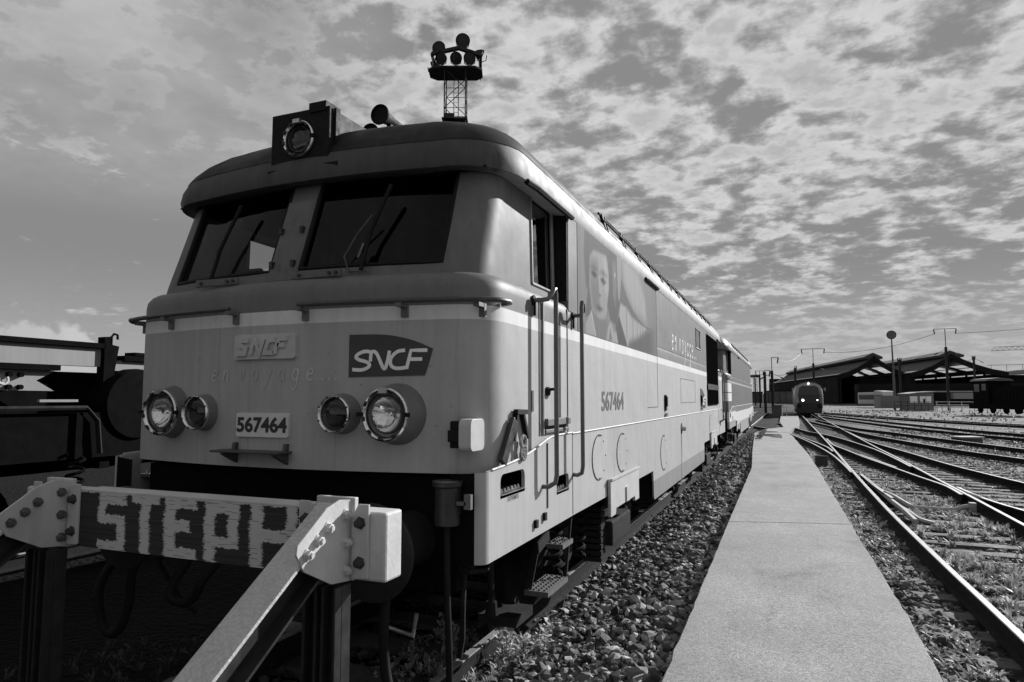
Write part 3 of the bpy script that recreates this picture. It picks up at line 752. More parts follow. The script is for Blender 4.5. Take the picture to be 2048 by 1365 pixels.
def headlight(T, x, z, r, y, big, name):
    """y: plane of the lens rim (local); housing runs back into the bodywork"""
    back = y+.20
    mb = MB(); mb.lathe([(.20, r*1.30), (.115, r*1.24), (.08, r*1.13), (.035, r*1.06), (.0, r*1.02), (-.004, r*.97), (.012, r*.95), (.03, r*.93)], (x, y, z), (0, 1, 0), 32)
    o = mb.build(name, m_lamphouse if name == 'headlight' else m_rub, T, smooth=40)
    mb = MB(); mb.lathe([(.0, r*1.03), (-.016, r*1.02), (-.022, r*.96), (-.012, r*.88), (.0, r*.85), (.02, r*.84)], (x, y, z), (0, 1, 0), 36); mb.build('rim', m_chrome, o, smooth=50)
    ri = r*(.66 if big else .86)
    if big:
        mb = MB(); mb.lathe([(-.004, r*.86), (.012, r*.84), (.014, r*.74), (-.004, r*.72), (-.01, r*.68), (.006, ri)], (x, y, z), (0, 1, 0), 36); mb.build('inner_rim', m_lampring, o, smooth=40)
        for i in range(10):
            a = 2*math.pi*(i+.3)/10; px, pz = x+math.cos(a)*r*.9, z+math.sin(a)*r*.9
            b = MB(); b.bar((px-.012*math.sin(a), y-.026, pz+.012*math.cos(a)), (px+.012*math.sin(a), y-.026, pz-.012*math.cos(a)), .012, .016, up=(0, 1, 0)); b.build('rim_clip', m_darkmetal, o)
        b = MB(); b.bx(x-.028, x+.028, y-.04, y-.01, z+r*.80, z+r*1.02); b.build('hinge', m_steel, o)
        b = MB(); b.bx(x-r*1.18, x-r*.92, y-.03, y-.005, z-.012, z+.012); b.build('clamp', m_rub, o); b = MB(); b.bx(x+r*.92, x+r*1.08, y-.03, y-.005, z-.012, z+.012); b.build('clamp', m_rub, o)
    else:
        for i in range(8):
            a = 2*math.pi*(i+.5)/8; px, pz = x+math.cos(a)*r*.97, z+math.sin(a)*r*.97
            b = MB(); b.lathe([(0, .007), (.006, .006)], (px, y-.02, pz), (0, -1, 0), 6, cap1=True); b.build('rim_screw', m_darkmetal, o)
    mb = MB(); mb.lathe([(.07, .004), (.066, ri*.3), (.05, ri*.62), (.025, ri*.9), (.008, ri*1.0)], (x, y, z), (0, 1, 0), 32); mb.lathe([(.012, .012), (.05, .014)], (x, y, z), (0, 1, 0), 10, cap0=True)
    mb.build('reflector', m_reflector if big else m_reflector2, o, smooth=60)
    mb = MB(); mb.lathe([(-.006, .003), (-.005, ri*.5), (.002, ri*.85), (.008, ri*1.01)], (x, y, z), (0, 1, 0), 32); mb.build('lens', m_lens if big else m_lens2, o, smooth=60)

def running_gear(T, first):
    for yc in (3.6, LEN-3.6):
        b = MB()
        for s in (-1, 1):
            b.prism([(-1.9, .62), (-1.75, .86), (-.5, .90), (-.35, .72), (.35, .72), (.5, .90), (1.75, .86), (1.9, .62), (1.7, .50), (-1.7, .50)], lambda u, v, q: (s*(1.12-.12*q), yc+u, v))
        b.bx(-1.0, 1.0, yc-.2, yc+.2, .5, .8)
        bog = b.build('bogie_frame', m_under, T, bevel=.015)
        for dy in (-1.22, 1.22):
            w = MB()
            for s in (-1, 1):
                w.lathe([(-.07, .10), (-.06, .50), (-.065, .56), (-.065, .605), (-.03, .605), (-.02, .575), (.07, .57), (.072, .52), (.04, .48), (.03, .2), (.06, .10), (.07, 0.)], (s*.75, yc+dy, .575), (s, 0, 0), 36)
            w.lathe([(-.7, .08), (.7, .08)], (0, yc+dy, .575), (1, 0, 0), 12); w.build('wheelset', m_under, T, smooth=35)
            for s in (-1, 1):
                a = MB(); a.bx(s*1.05-.1, s*1.05+.1, yc+dy-.17, yc+dy+.17, .42, .74); a.lathe([(0, .12), (.06, .11), (.08, .0)], (s*1.14, yc+dy, .575), (s, 0, 0), 16); a.build('axle_box', m_axle, bog, bevel=.01)
                for d2 in (-.34, .34):
                    sp = MB(); pts = []
                    for i in range(57):
                        t = i/56; an = t*2*math.pi*5; pts.append((s*1.15+.085*math.cos(an), yc+dy+d2+.085*math.sin(an), .44+.42*t))
                    sp.tube(pts, .02, 6); sp.build('coil_spring', m_under, bog, smooth=50)
        for s in (-1, 1):
            bk = MB(); bk.bx(s*1.25-.11, s*1.25+.11, yc-.28, yc+.55, .42, .66); bk.build('sand_box', m_axle, bog, bevel=.02)
            bk = MB()
            for i in range(9): bk.bx(s*1.2-.09, s*1.2+.09, yc-.46, yc-.30, .30+i*.06, .345+i*.06)
            bk.build('damper_bellows', m_axle, bog)
    for s in (1, -1):
        for end in (0, 1):
            def mp(x, y, z): return (s*x, y, z) if end == 0 else (-s*x, LEN-y, z)
            for (y0, y1, x0, x1, z) in ((1.26, 1.72, 1.22, 1.40, .52), (1.60, 1.86, 1.27, 1.40, .78)):
                st = MB(); p0, p1 = mp(x0, y0, 0), mp(x1, y1, 0); st.bx(min(p0[0], p1[0]), max(p0[0], p1[0]), min(p0[1], p1[1]), max(p0[1], p1[1]), z-.035, z)
                for i in range(int((x1-x0)/.04)):
                    for j in range(int((y1-y0)/.05)):
                        q = mp(x0+.025+i*.04, y0+.03+j*.05, 0); st.lathe([(0, .012), (.01, .006)], (q[0], q[1], z), (0, 0, 1), 5, cap1=True)
                ls = st.build('cab_step', m_steelg, T)
            hg = MB(); hg.bar(mp(1.24, 1.28, .50), mp(1.26, 1.52, .98), .05, .012); hg.bar(mp(1.38, 1.72, .50), mp(1.38, 1.88, .98), .02, .02); hg.bar(mp(1.42, 1.00, .88), mp(1.42, 1.22, .93), .01, .08); hg.build('step_hanger', m_axle, ls)
            gp = MB(); p0, p1 = mp(.85, 1.28, 0), mp(1.15, 1.62, 0); gp.bx(min(p0[0], p1[0]), max(p0[0], p1[0]), min(p0[1], p1[1]), max(p0[1], p1[1]), .24, .31); gp.tube([mp(.95, 1.3, .3), mp(.97, 1.22, 1.0)], .025, 8); gp.lathe([(0, .05), (.1, .04)], mp(.95, 1.3, .30), (0, 0, 1), 10, cap1=True); gp.build('guard_iron', m_axle, T)
            rp = MB(); rp.tube([mp(1.20, .22, .92), mp(1.30, .20, .90), mp(1.37, .28, .90), mp(1.34, .40, .92)], .014, 6); rp.lathe([(0, .09), (-.10, .05)], mp(1.22, .30, .97), (0, 0, 1), 14); rp.tube([mp(1.22, .3, .9), mp(1.21, .3, .7), mp(1.15, .42, .45), mp(1.08, .52, .3)], .018, 6); rp.build('sand_pipe', m_axle, T)

def buffers(T):
    mb = MB(); mb.bx(-1.22, 1.22, .20, .30, .78, 1.42); mb.build('buffer_beam', m_black, T)
    for end in (0, 1):
        for s in (-1, 1):
            yy = .2 if end == 0 else LEN-.2; d = -1 if end == 0 else 1
            mb = MB(); mb.lathe([(0, .16), (.06, .14), (.30, .13)], (s*.92, yy, 1.06), (0, d, 0), 20); mb.lathe([(.28, .10), (.38, .10), (.395, .245), (.41, .26), (.425, .255), (.445, .0)], (s*.92, yy, 1.06), (0, d, 0), 32); mb.build('buffer', m_bufd, T, smooth=40)
    mb = MB(); mb.tube([(0, .2, 1.02), (0, .02, 1.02), (0, -.06, 1.06), (0, -.06, 1.14), (0, 0, 1.18)], .035, 8); mb.build('draw_hook', m_darkmetal, T)

m_ws = mat_glass('windscreen_glass', .75, .55); m_sw = mat_glass('side_window_glass', .85, 1., 2.4)
m_lens = mat_glass('lamp_glass', .9, 1., 1.6); m_lens2 = mat_glass('tail_lamp_glass', .30, 1., 1.5)
m_reflector = mat('lamp_reflector', .8, .12, 1, .1, 20); m_reflector2 = mat('tail_lamp_reflector', .30, .2, .9, .2, 20)
m_frame = mat('window_frame_paint', .22, .5); m_platedk = mat('dull_grey_plate', .11, .6, 0, .2, 12)
m_hose = mat('pale_hose', .07, .6); m_boxl = mat('lamp_box_paint', .10, .7, 0, .25, 6, streak=.3, spec=.1)
m_lampring = mat('lamp_ring', .16, .35, .7, .3, 20)
m_hrfront = mat('front_rail_paint', .055, .5, 0, .2, 10); m_steelg = mat('galvanised_tread', .10, .7, .2, .2, 12)
m_axle = mat('axlebox_grime', .022, .85, 0, .35, 8, .2, 40, spec=.1); m_bufd = mat('buffer_steel', .012, .7, .0, .3, 6)
m_band = mat('cornice_paint', .33, .6, 0, .12, 3, streak=.22, front_dark=True, spec=.12)
m_roof = mat('roof_paint', .020, .6, 0, .3, 3, streak=.25, spec=.15)
m_lamphouse = mat('lamp_housing_paint', .14, .45, 0, .2, 5)
liv1 = mat_livery('livery_lower', [(0, .36), (2.335, .60), (2.42, .150)], .12)
liv1u = mat_livery('livery_upper', [(0, .135)], .2)
m_skirt = mat('skirt_paint', .37, .5, 0, .07, 2.5, streak=.10, spec=.15); m_tank = mat_livery('tank_side_paint', [(0, .22), (.86, .35)], .14)
m_bead = mat('skirt_bead_paint', .38, .6, 0, .1); m_panel = mat('access_panel_paint', .42, .45, 0, .06, 3)
liv2 = mat_livery('blue_livery_lower', [(0, .085), (2.335, .30), (2.40, .085)], .2, patch=[(-1, 1.55, 1.78, 2.02, .60), (-1, 1.55, 2.05, 2.32, .60)])
liv2u = mat_livery('blue_livery_upper', [(0, .10)], .3)
m_roof2 = mat('second_roof_paint', .07, .4, 0, .3, 3); m_band2 = mat('second_cornice_paint', .10, .4, 0, .2, 3, streak=.2)
m_skirt2 = mat_livery('second_skirt_paint', [(0, .26), (1.18, .52), (1.46, .14)], .12); m_tank2 = mat_livery('second_tank_paint', [(0, .26), (1.05, .5), (1.42, .12)], .15)

# ---- handwriting and lettering strokes (units: x height = 1)
def el(cx, cy, rx, ry, a0=0, a1=360): return arc(cx, cy, rx, ry, a0, a1, 14)
HAND = {
 'e': [[(.03, .48), (.3, .52), (.56, .62), (.52, .88), (.32, 1.0), (.12, .85), (.02, .5), (.08, .15), (.3, 0), (.6, .14)]],
 'n': [[(.02, 1.0), (.06, .5), (.06, 0)], [(.06, .45), (.2, .85), (.38, 1.0), (.5, .8), (.52, .4), (.58, 0)]],
 'v': [[(0, 1), (.14, .5), (.28, 0), (.42, .55), (.56, 1)]],
 'o': [el(.3, .5, .28, .48, 90, 450)],
 'y': [[(.02, 1), (.14, .55), (.3, .15)], [(.6, 1), (.42, .4), (.2, -.3), (.05, -.75)]],
 'a': [el(.28, .48, .26, .46, 40, 400), [(.54, .98), (.54, .5), (.6, 0)]],
 'g': [el(.28, .5, .26, .46, 40, 400), [(.54, .98), (.54, .2), (.5, -.45), (.3, -.75), (.02, -.62)]],
}
def handwriting(text, fn, size, wid, adv=.82, skew=.1):
    """returns one MB per letter"""
    out = []; x = 0
    for ch in text:
        if ch == ' ': x += .55; continue
        mb = MB()
        if ch == '.':
            c = el(.12, .08, .09, .09); mb.add([fn((x+a+b*skew)*size, b*size) for a, b in c[:-1]], [tuple(range(len(c)-1))]); x += .38 if adv < 1.3 else .62
        else:
            for st in HAND[ch]: ribbon(mb, [((x+a+b*skew)*size, b*size) for a, b in st], wid, fn)
            x += adv
        out.append((ch, mb))
    return out

def loco_details(T):
    ink = mat('black_lettering', .03, .6, 0, .2, 20); grey_ink = mat('grey_lettering', .055, .6, 0, .2, 12)
    faded = mat('faded_white_script', .49, .7, 0, .12, 9); gone = mat('worn_script_traces', .38, .7, 0, .1, 9)
    plate = mat('cast_plate', .42, .45, 0, .15, 8); chalk = mat('white_script', .75, .6, 0, .1, 8)
    cx = -.03
    # emblem plate with raised block letters
    def rr(x0, x1, z0, z1, r=.02): return arc(x1-r, z0+r, r, r, -90, 0, 4)+arc(x1-r, z1-r, r, r, 0, 90, 4)+arc(x0+r, z1-r, r, r, 90, 180, 4)+arc(x0+r, z0+r, r, r, 180, 270, 4)
    yp = -.004
    mb = MB(); mb.prism(rr(cx-.243, cx+.243, 2.12, 2.277), lambda u, v, q: (u, yp-.012 if q == 0 else .03, v)); pl = mb.build('emblem_plate', plate, T, bevel=.003)
    k = .486/423.; fx = lambda a: cx-.243+(a-712)*k; fz = lambda b: 2.277-(b-365)*(.157/180)
    letters = [[(824, 408), (768, 410), (762, 438), (806, 462), (796, 504), (735, 504)], [(838, 510), (866, 402), (902, 508), (928, 400)], [(1012, 410), (962, 412), (938, 500), (1000, 500)], [(1004, 508), (1034, 402), (1088, 402)], [(1024, 450), (1072, 448)]]
    for L in letters:
        mb = MB(); solid_stroke(mb, [(fx(a), fz(b)) for a, b in L], .029, lambda u, v, kk: (u, yp-.026 if kk == 0 else yp-.010, v))
        mb.build('raised_letter', plate, pl)
    # running number plate
    mb = MB(); mb.prism(rr(cx-.205, cx+.205, 1.637, 1.785, .012), lambda u, v, q: (u, yp-.010 if q == 0 else .03, v)); pl = mb.build('number_plate', mat('pale_plate', .56, .5, 0, .1, 6), T, bevel=.002)
    vs, fs = font_mesh('567464', .2, .007)
    mb = MB(); mb.add([(cx-.197+u*.394, yp-.012, 1.664+v*.098) for u, v in vs], fs); mb.build('running_number', ink, pl)
    # dark emblem with white letters
    def lf(u, v): x = .578+u*.522; return (x, fy(x)-.004, 2.002+v*.253)
    topv = [(0, 1), (.1, 1), (.2, 1), (.34, .995), (.45, .98), (.55, .955), (.65, .91), (.75, .855), (.84, .79), (.92, .715), (1.0, .64)]
    mb = MB(); n = 14
    def tv(u):
        for (a, b), (c, d) in zip(topv, topv[1:]):
            if u <= c: return b+(d-b)*(u-a)/(c-a)
        return .64
    rows = []
    for i in range(n+1):
        u = i/n; u_b = u*.91; rows.append([lf(u_b, .03*u), lf((u+u_b)/2, .5*tv(u)), lf(u, tv(u))])
    mb.grid(rows); lg = mb.build('dark_emblem', mat('emblem_dark', .035, .35, 0, .1, 5), T)
    def q(a, b): return ((a-220)/525., (663-b)/285.)
    st = [[(368, 498), (330, 492), (290, 505), (268, 528), (290, 548), (335, 562), (358, 582), (340, 604), (300, 616), (245, 612)],
          [(362, 560), (366, 510), (380, 494), (404, 512), (440, 596), (456, 606), (470, 560), (482, 490)],
          [(578, 488), (530, 498), (492, 540), (492, 585), (520, 606), (560, 606), (590, 600)],
          [(588, 612), (602, 545), (614, 490), (660, 490), (712, 490)], [(602, 548), (640, 548), (682, 548)]]
    for s in st:
        mb = MB(); pts = [q(*p) for p in s]; pts = [(a*.522, b*.253) for a, b in pts]
        if len(s) > 6: pts = [(p.x, p.y) for p in smooth3([(a, b, 0) for a, b in pts], 5)]
        ribbon(mb, pts, .021, lambda u, v: (.578+u, fy(.578+u)-.007, 2.002+v)); mb.build('emblem_letter', chalk, lg)
    # faded handwriting under the emblem plate
    def hf(u, v): return (-.49+u, fy(-.49+u)-.003, 1.985+v)
    for i, (ch, mb) in enumerate(handwriting('en voyage...', hf, .074, .010, 1.42, .12)):
        mb.build('script_letter', gone if 2 <= i <= 5 else faded, T)
    # footstep bracket under the number
    mb = MB(); mb.prism([(-.33, 1.545), (.20, 1.545), (.20, 1.557), (-.33, 1.557)], lambda u, v, qq: (u, -.13 if qq == 0 else .0, v)); stp = mb.build('front_footstep', m_hrfront, T, bevel=.003)
    for x in (-.24, .16):
        b = MB(); b.prism([(.01, 1.47), (.01, 1.60), (-.02, 1.60), (-.03, 1.55), (-.12, 1.545), (-.12, 1.535)], lambda u, v, qq: (x-.012 if qq == 0 else x+.012, u, v)); b.build('step_bracket', m_hrfront, stp)
    # corner socket box
    mb = MB(); mb.prism([(a, b) for a, b in rr(.03, .21, 1.585, 1.762, .035)], lambda u, v, qq: (1.31 if qq == 0 else 1.385, u, v)); sb = mb.build('corner_socket', mat('socket_paint', .40, .5, 0, .06, 6), T, bevel=.012)
    mb = MB(); mb.bx(1.235, 1.31, .04, .11, 1.635, 1.70); mb.bx(1.24, 1.31, .06, .30, 1.60, 1.75); mb.build('socket_plug', m_rub, sb, bevel=.006)
    # lifting point: torn cover plate, A bracket, shackles
    mb = MB(); mb.bar((1.445, .33, 1.50), (1.452, .50, 1.745), .075, .03, up=(1, 0, 0)); lp = mb.build('lifting_cover', m_darkmetal, T, bevel=.006)
    mb = MB(); mb.bar((1.445, .555, 1.80), (1.445, .50, 1.62), .022, .03, up=(1, 0, 0)); mb.bar((1.445, .64, 1.80), (1.445, .735, 1.625), .026, .03, up=(1, 0, 0)); mb.bar((1.45, .53, 1.795), (1.45, .70, 1.79), .03, .03, up=(1, 0, 0)); mb.build('lifting_bracket', m_rub, lp)
    mb = MB()
    for z0 in (1.60, 1.54): mb.tube([(1.462, .63+.04*math.cos(R(a)), z0+.045*math.sin(R(a))) for a in range(0, 361, 30)], .010, 6, caps=False)
    mb.bx(1.44, 1.455, .61, .66, 1.585, 1.62); mb.bx(1.44, 1.455, .61, .655, 1.51, 1.54); mb.build('shackle', m_steel, lp)
    # cab door (recess lines, kick plate, lock, rails)
    dm = MB(); X = 1.4275
    for (y0, z0, y1, z1) in ((1.02, 1.62, 1.02, 2.57), (1.66, 1.62, 1.66, 2.57), (1.70, 1.0, 1.70, 1.61)):
        dm = MB(); dm.bx(X-.004, X+.024 if z0 < 1.1 else X+.002, y0-.006, y0+.006, z0, z1); door = dm.build('cab_door_gap', m_seam, T)
    mb = MB(); mb.bx(X, X+.012, 1.07, 1.07+.02, 1.63, 2.57); mb.build('door_strip', m_frame, door)
    mb = MB(); mb.bx(X, X+.035, 1.10, 1.63, 1.685, 1.735); mb.bx(X, X+.02, 1.10, 1.63, 1.635, 1.66); mb.build('door_threshold', m_platedk, door, bevel=.004)
    mb = MB(); mb.bx(X, X+.006, 1.10, 1.63, 1.66, 1.684); mb.build('threshold_gap', m_seam, door)
    mb = MB(); mb.lathe([(0, .032), (.02, .03), (.025, 0)], (X, 1.17, 1.925), (1, 0, 0), 14); mb.bar((X+.05, 1.17, 1.94), (X+.05, 1.30, 1.94), .02, .02); mb.bar((X, 1.17, 1.935), (X+.05, 1.17, 1.94), .02, .02); mb.build('door_lock', m_rub, door)
    mb = MB(); mb.bx(1.452, 1.458, 1.10, 1.108, 1.13, 1.57); mb.build('door_gap', m_seam, door)
    hrm = mat('handrail_paint', .10, .35, 0, .2, 10)
    mb = MB(); mb.tube([(1.43, .90, 2.535), (1.48, .91, 2.535), (1.515, .95, 2.545), (1.535, .985, 2.59), (1.54, 1.005, 2.62), (1.54, 1.03, 2.625), (1.54, 1.045, 2.59), (1.54, 1.045, 2.0), (1.54, 1.045, 1.36), (1.53, 1.04, 1.31), (1.49, 1.02, 1.285), (1.45, 1.01, 1.285)], .016, 8)
    h = mb.build('door_handrail', hrm, T, smooth=40)
    mb = MB(); mb.lathe([(0, .035), (.012, .033), (.014, 0)], (1.427, .90, 2.535), (1, 0, 0), 14); mb.bx(1.43, 1.445, .89, .91, 2.43, 2.52); mb.build('rail_socket', m_rub, h)
    mb = MB(); mb.tube([(1.43, 1.80, 2.53), (1.50, 1.79, 2.53), (1.535, 1.75, 2.56), (1.54, 1.72, 2.61), (1.54, 1.69, 2.62), (1.54, 1.675, 2.58), (1.54, 1.675, 2.0), (1.54, 1.675, 1.36), (1.53, 1.68, 1.31), (1.49, 1.70, 1.29), (1.45, 1.72, 1.29)], .016, 8)
    h = mb.build('door_handrail', hrm, T, smooth=40)
    mb = MB(); mb.lathe([(0, .03), (.012, .028), (.014, 0)], (1.427, 1.80, 2.53), (1, 0, 0), 14); mb.bx(1.43, 1.445, 1.79, 1.81, 2.43, 2.52); mb.build('rail_socket', m_rub, h)
    for y0 in (LEN-1.06, LEN-1.68):
        mb = MB(); mb.tube([(1.43, y0, 2.53), (1.52, y0, 2.55), (1.54, y0, 2.5), (1.54, y0, 1.35), (1.45, y0, 1.28)], .016, 8); mb.build('door_handrail', hrm, T, smooth=40)
    # ---- lettering and panels on the side
    def sf(y0, z0, w, h, text, m, name, bold=.004, off=.0035):
        vs, fs = font_mesh(text, .2, bold); b = MB(); b.add([(1.425+off, y0+u*w, z0+v*h) for u, v in vs], fs); return b.build(name, m, T)
    sf(2.69, 1.757, .90, .185, '567464', grey_ink, 'side_number')
    sf(.862, 1.79, .045, .138, '1', grey_ink, 'cab_number')
    sf(.40, 1.272, .17, .026, 'EXTREMITE', grey_ink, 'step_lettering', .002, .0275)
    def hs(u, v): return (1.4285, 6.85+u, 2.60+v)
    for ch, mb in handwriting('en voyage...', hs, .235, .026, 1.32, .16): mb.build('script_letter', chalk, T)
    # small dark emblem near the rear
    mb = MB(); mb.prism([(10.35, 1.67), (11.2, 1.67), (11.25, 1.84), (11.0, 1.95), (10.7, 2.04), (10.35, 2.07)], lambda u, v, qq: (1.4285 if qq == 0 else 1.42, u, v)); e = mb.build('dark_emblem', m_rub, T)
    for s in st:
        mb = MB(); ribbon(mb, [(10.37+q(*p)[0]*.85, 1.68+q(*p)[1]*.34) for p in s], .03, lambda u, v: (1.4315, u, v)); mb.build('emblem_letter', chalk, e)
    gaps = [(5.60, 5.612, 1.757, 3.32), (4.90, 5.60, 1.757, 1.765), (4.895, 4.902, 2.45, 3.2), (7.7, 9.55, 1.795, 1.803), (7.7, 9.55, 2.185, 2.193), (7.7, 7.71, 1.8, 2.19), (9.54, 9.55, 1.8, 2.19)]
    for y0, y1, z0, z1 in gaps:
        mb = MB(); mb.bx(1.42, 1.4275, y0, y1, z0, z1); mb.build('panel_gap', m_seam, T)
    for yc, zc, a, b in ((2.50, 1.36, .235, .195), (3.40, 1.335, .24, .19), (5.85, 1.15, .25, .23), (11.9, 1.3, .22, .2)):
        mb = MB(); mb.tube([(1.449, yc+a*math.cos(R(t)), zc+b*math.sin(R(t))) for t in range(70, 292, 12)], .006, 5); mb.build('cover_edge', m_seam, T)
        for t in range(0, 360, 45):
            s = MB(); s.lathe([(0, .008), (.004, .006)], (1.449, yc+a*.94*math.cos(R(t)), zc+b*.94*math.sin(R(t))), (1, 0, 0), 6, cap1=True); s.build('screw', m_platedk, T)
    for y, z in ((6.16, 1.70), (10.42, 1.72)):
        mb = MB(); mb.bx(1.425, 1.45, y-.05, y+.05, z, z+.22); mb.bx(1.43, 1.465, y-.03, y+.03, z+.06, z+.2); o = mb.build('panel_latch', m_rub, T, bevel=.006)
        b = MB(); b.bx(1.43, 1.46, y-.03, y+.05, z-.08, z-.03); b.build('latch_shackle', m_steel, o)
    mb = MB(); mb.lathe([(-.02, .085), (.004, .085)], (1.449, 7.53, 1.40), (1, 0, 0), 20); mb.lathe([(0, .0), (.003, .084)], (1.451, 7.53, 1.40), (1, 0, 0), 20); f = mb.build('fuel_filler', m_rub, T)
    mb = MB(); mb.tube([(1.44, 7.57, 1.40), (1.50, 7.60, 1.39)], .035, 10); mb.build('filler_cap', m_steel, f)
    mb = MB(); mb.prism([(7.45, 1.33), (7.58, 1.33), (7.55, 1.0), (7.50, .64), (7.42, .64), (7.47, 1.0)], lambda u, v, qq: (1.4495 if qq == 0 else 1.44, u, v)); mb.build('oil_stain', mat('oil_stain', .12, .5, 0, .5, 9), f)
    # small engine-room window and radiator grille
    mb = MB(); mb.bx(1.40, 1.428, 9.82, 10.42, 2.85, 3.18); w = mb.build('engine_room_window', mat('dark_pane', .02, .08, 0, .1), T)
    mb = MB(); mb.tube([(1.428, 9.80, 2.83), (1.428, 10.44, 2.83), (1.428, 10.44, 3.20), (1.428, 9.80, 3.20), (1.428, 9.80, 2.83)], .014, 5); mb.build('window_frame', m_frame, w)
    mb = MB(); mb.bx(1.38, 1.431, 11.6, 13.86, 1.70, 3.27); gr = mb.build('radiator_opening', m_black, T)
    for i in range(24):
        y = 11.66+i*.093; b = MB(); b.bar((1.436, y, 1.73), (1.436, y, 3.24), .03, .05, up=(1, .5, 0)); b.build('grille_slat', m_rub, gr)
    mb = MB(); mb.bx(1.452, 1.46, 11.6, 13.9, 2.06, 2.18); mb.build('grille_stripe', m_frame, gr)
    # bolts low on the skirt
    for y, z in ((.86, 1.04), (1.03, 1.06)):
        b = MB(); b.bx(1.45, 1.47, y-.02, y+.02, z, z+.05); b.build('skirt_bolt', m_rub, T)
    # ---- printed portrait and bridge along the side
    mural(T)
    # ---- cab interior
    mi = mat('cab_lining', .008, .9, 0, .2, 4, spec=.1)
    mb = MB(); mb.bx(-1.29, 1.29, 1.66, 1.69, 1.46, 3.335); mb.bx(-1.29, 1.29, .42, 1.66, 3.325, 3.335); ci = mb.build('cab_bulkhead', mi, T)
    mb = MB(); mb.bx(-1.2, 1.2, .30, .62, 2.2, 2.58); mb.build('control_desk', mi, T, bevel=.03)
    mb = MB(); mb.bx(-.95, -.55, .75, 1.15, 2.0, 2.12); mb.prism([(-.95, 2.1), (-.55, 2.1), (-.57, 2.72), (-.62, 2.77), (-.88, 2.77), (-.93, 2.72)], lambda u, v, qq: (u, 1.12+.07*qq, v)); mb.build('driver_seat', mi, T, bevel=.02)
    mb = MB(); mb.tube([(-.70, .48, 2.55), (-.70, .46, 2.75), (-.66, .46, 2.80), (-.52, .46, 2.80), (-.48, .46, 2.75), (-.48, .48, 2.6)], .02, 6); mb.tube([(-.61, .48, 2.55), (-.61, .46, 2.8)], .012, 6); mb.build('control_wheel', m_rub, T)
    # ---- jumper socket, hoses and small fittings below the front
    mb = MB(); mb.lathe([(0, .07), (.2, .068), (.21, .085), (.235, .085)], (1.25, .02, 1.19), (0, 0, 1), 16, cap1=True); mb.bx(1.19, 1.31, .0, .2, 1.24, 1.40); j = mb.build('jumper_socket', m_darkmetal, T, smooth=40)
    mb = MB(); mb.bx(1.36, 1.40, .0, .03, 1.28, 1.36); mb.bx(1.30, 1.37, .0, .02, 1.30, 1.32); mb.build('socket_catch', m_platedk, j)
    for nm, pts, r in (('brake_hose', [(1.25, .02, 1.22), (1.26, 0, 1.05), (1.275, -.02, .8), (1.29, -.02, .5), (1.28, 0, .2), (1.24, .06, -.05), (1.2, .12, -.2)], .019),
                       ('air_hose', [(.98, .1, 1.1), (.985, -.12, .95), (.985, -.18, .7), (1.0, -.18, .45), (1.06, -.17, .27), (1.16, -.15, .19), (1.28, -.12, .20), (1.36, -.06, .32)], .028),
                       ('air_hose', [(-.95, .15, 1.0), (-.96, -.1, .8), (-.97, -.12, .6), (-1.02, -.13, .42), (-1.12, -.13, .36), (-1.22, -.12, .45), (-1.27, -.1, .65), (-1.28, .1, .9)], .03),
                       ('air_hose', [(-.35, .15, .95), (-.36, -.1, .78), (-.42, -.12, .66), (-.52, -.13, .62), (-.62, -.12, .68), (-.66, .1, .88)], .028)):
        b = MB(); P = smooth3(pts); b.tube(P, r, 8); b.build(nm, m_rub, T, smooth=50)
    mb = MB(); mb.tube([(.90, -.02, .62), (1.08, -.04, .60), (1.10, -.04, .72)], .012, 6); mb.build('coupling_handle', m_steel, T)

def smooth3(pts, n=6):
    P = [Vector(p) for p in pts]; Q = [P[0]*2-P[1]]+P+[P[-1]*2-P[-2]]; out = []
    for i in range(1, len(Q)-2):
        a, b, c, d = Q[i-1:i+3]
        for j in range(n):
            t = j/n; out.append(.5*((2*b)+(c-a)*t+(2*a-5*b+4*c-d)*t*t+(3*b-a-3*c+d)*t**3))
    out.append(P[-1]); return out

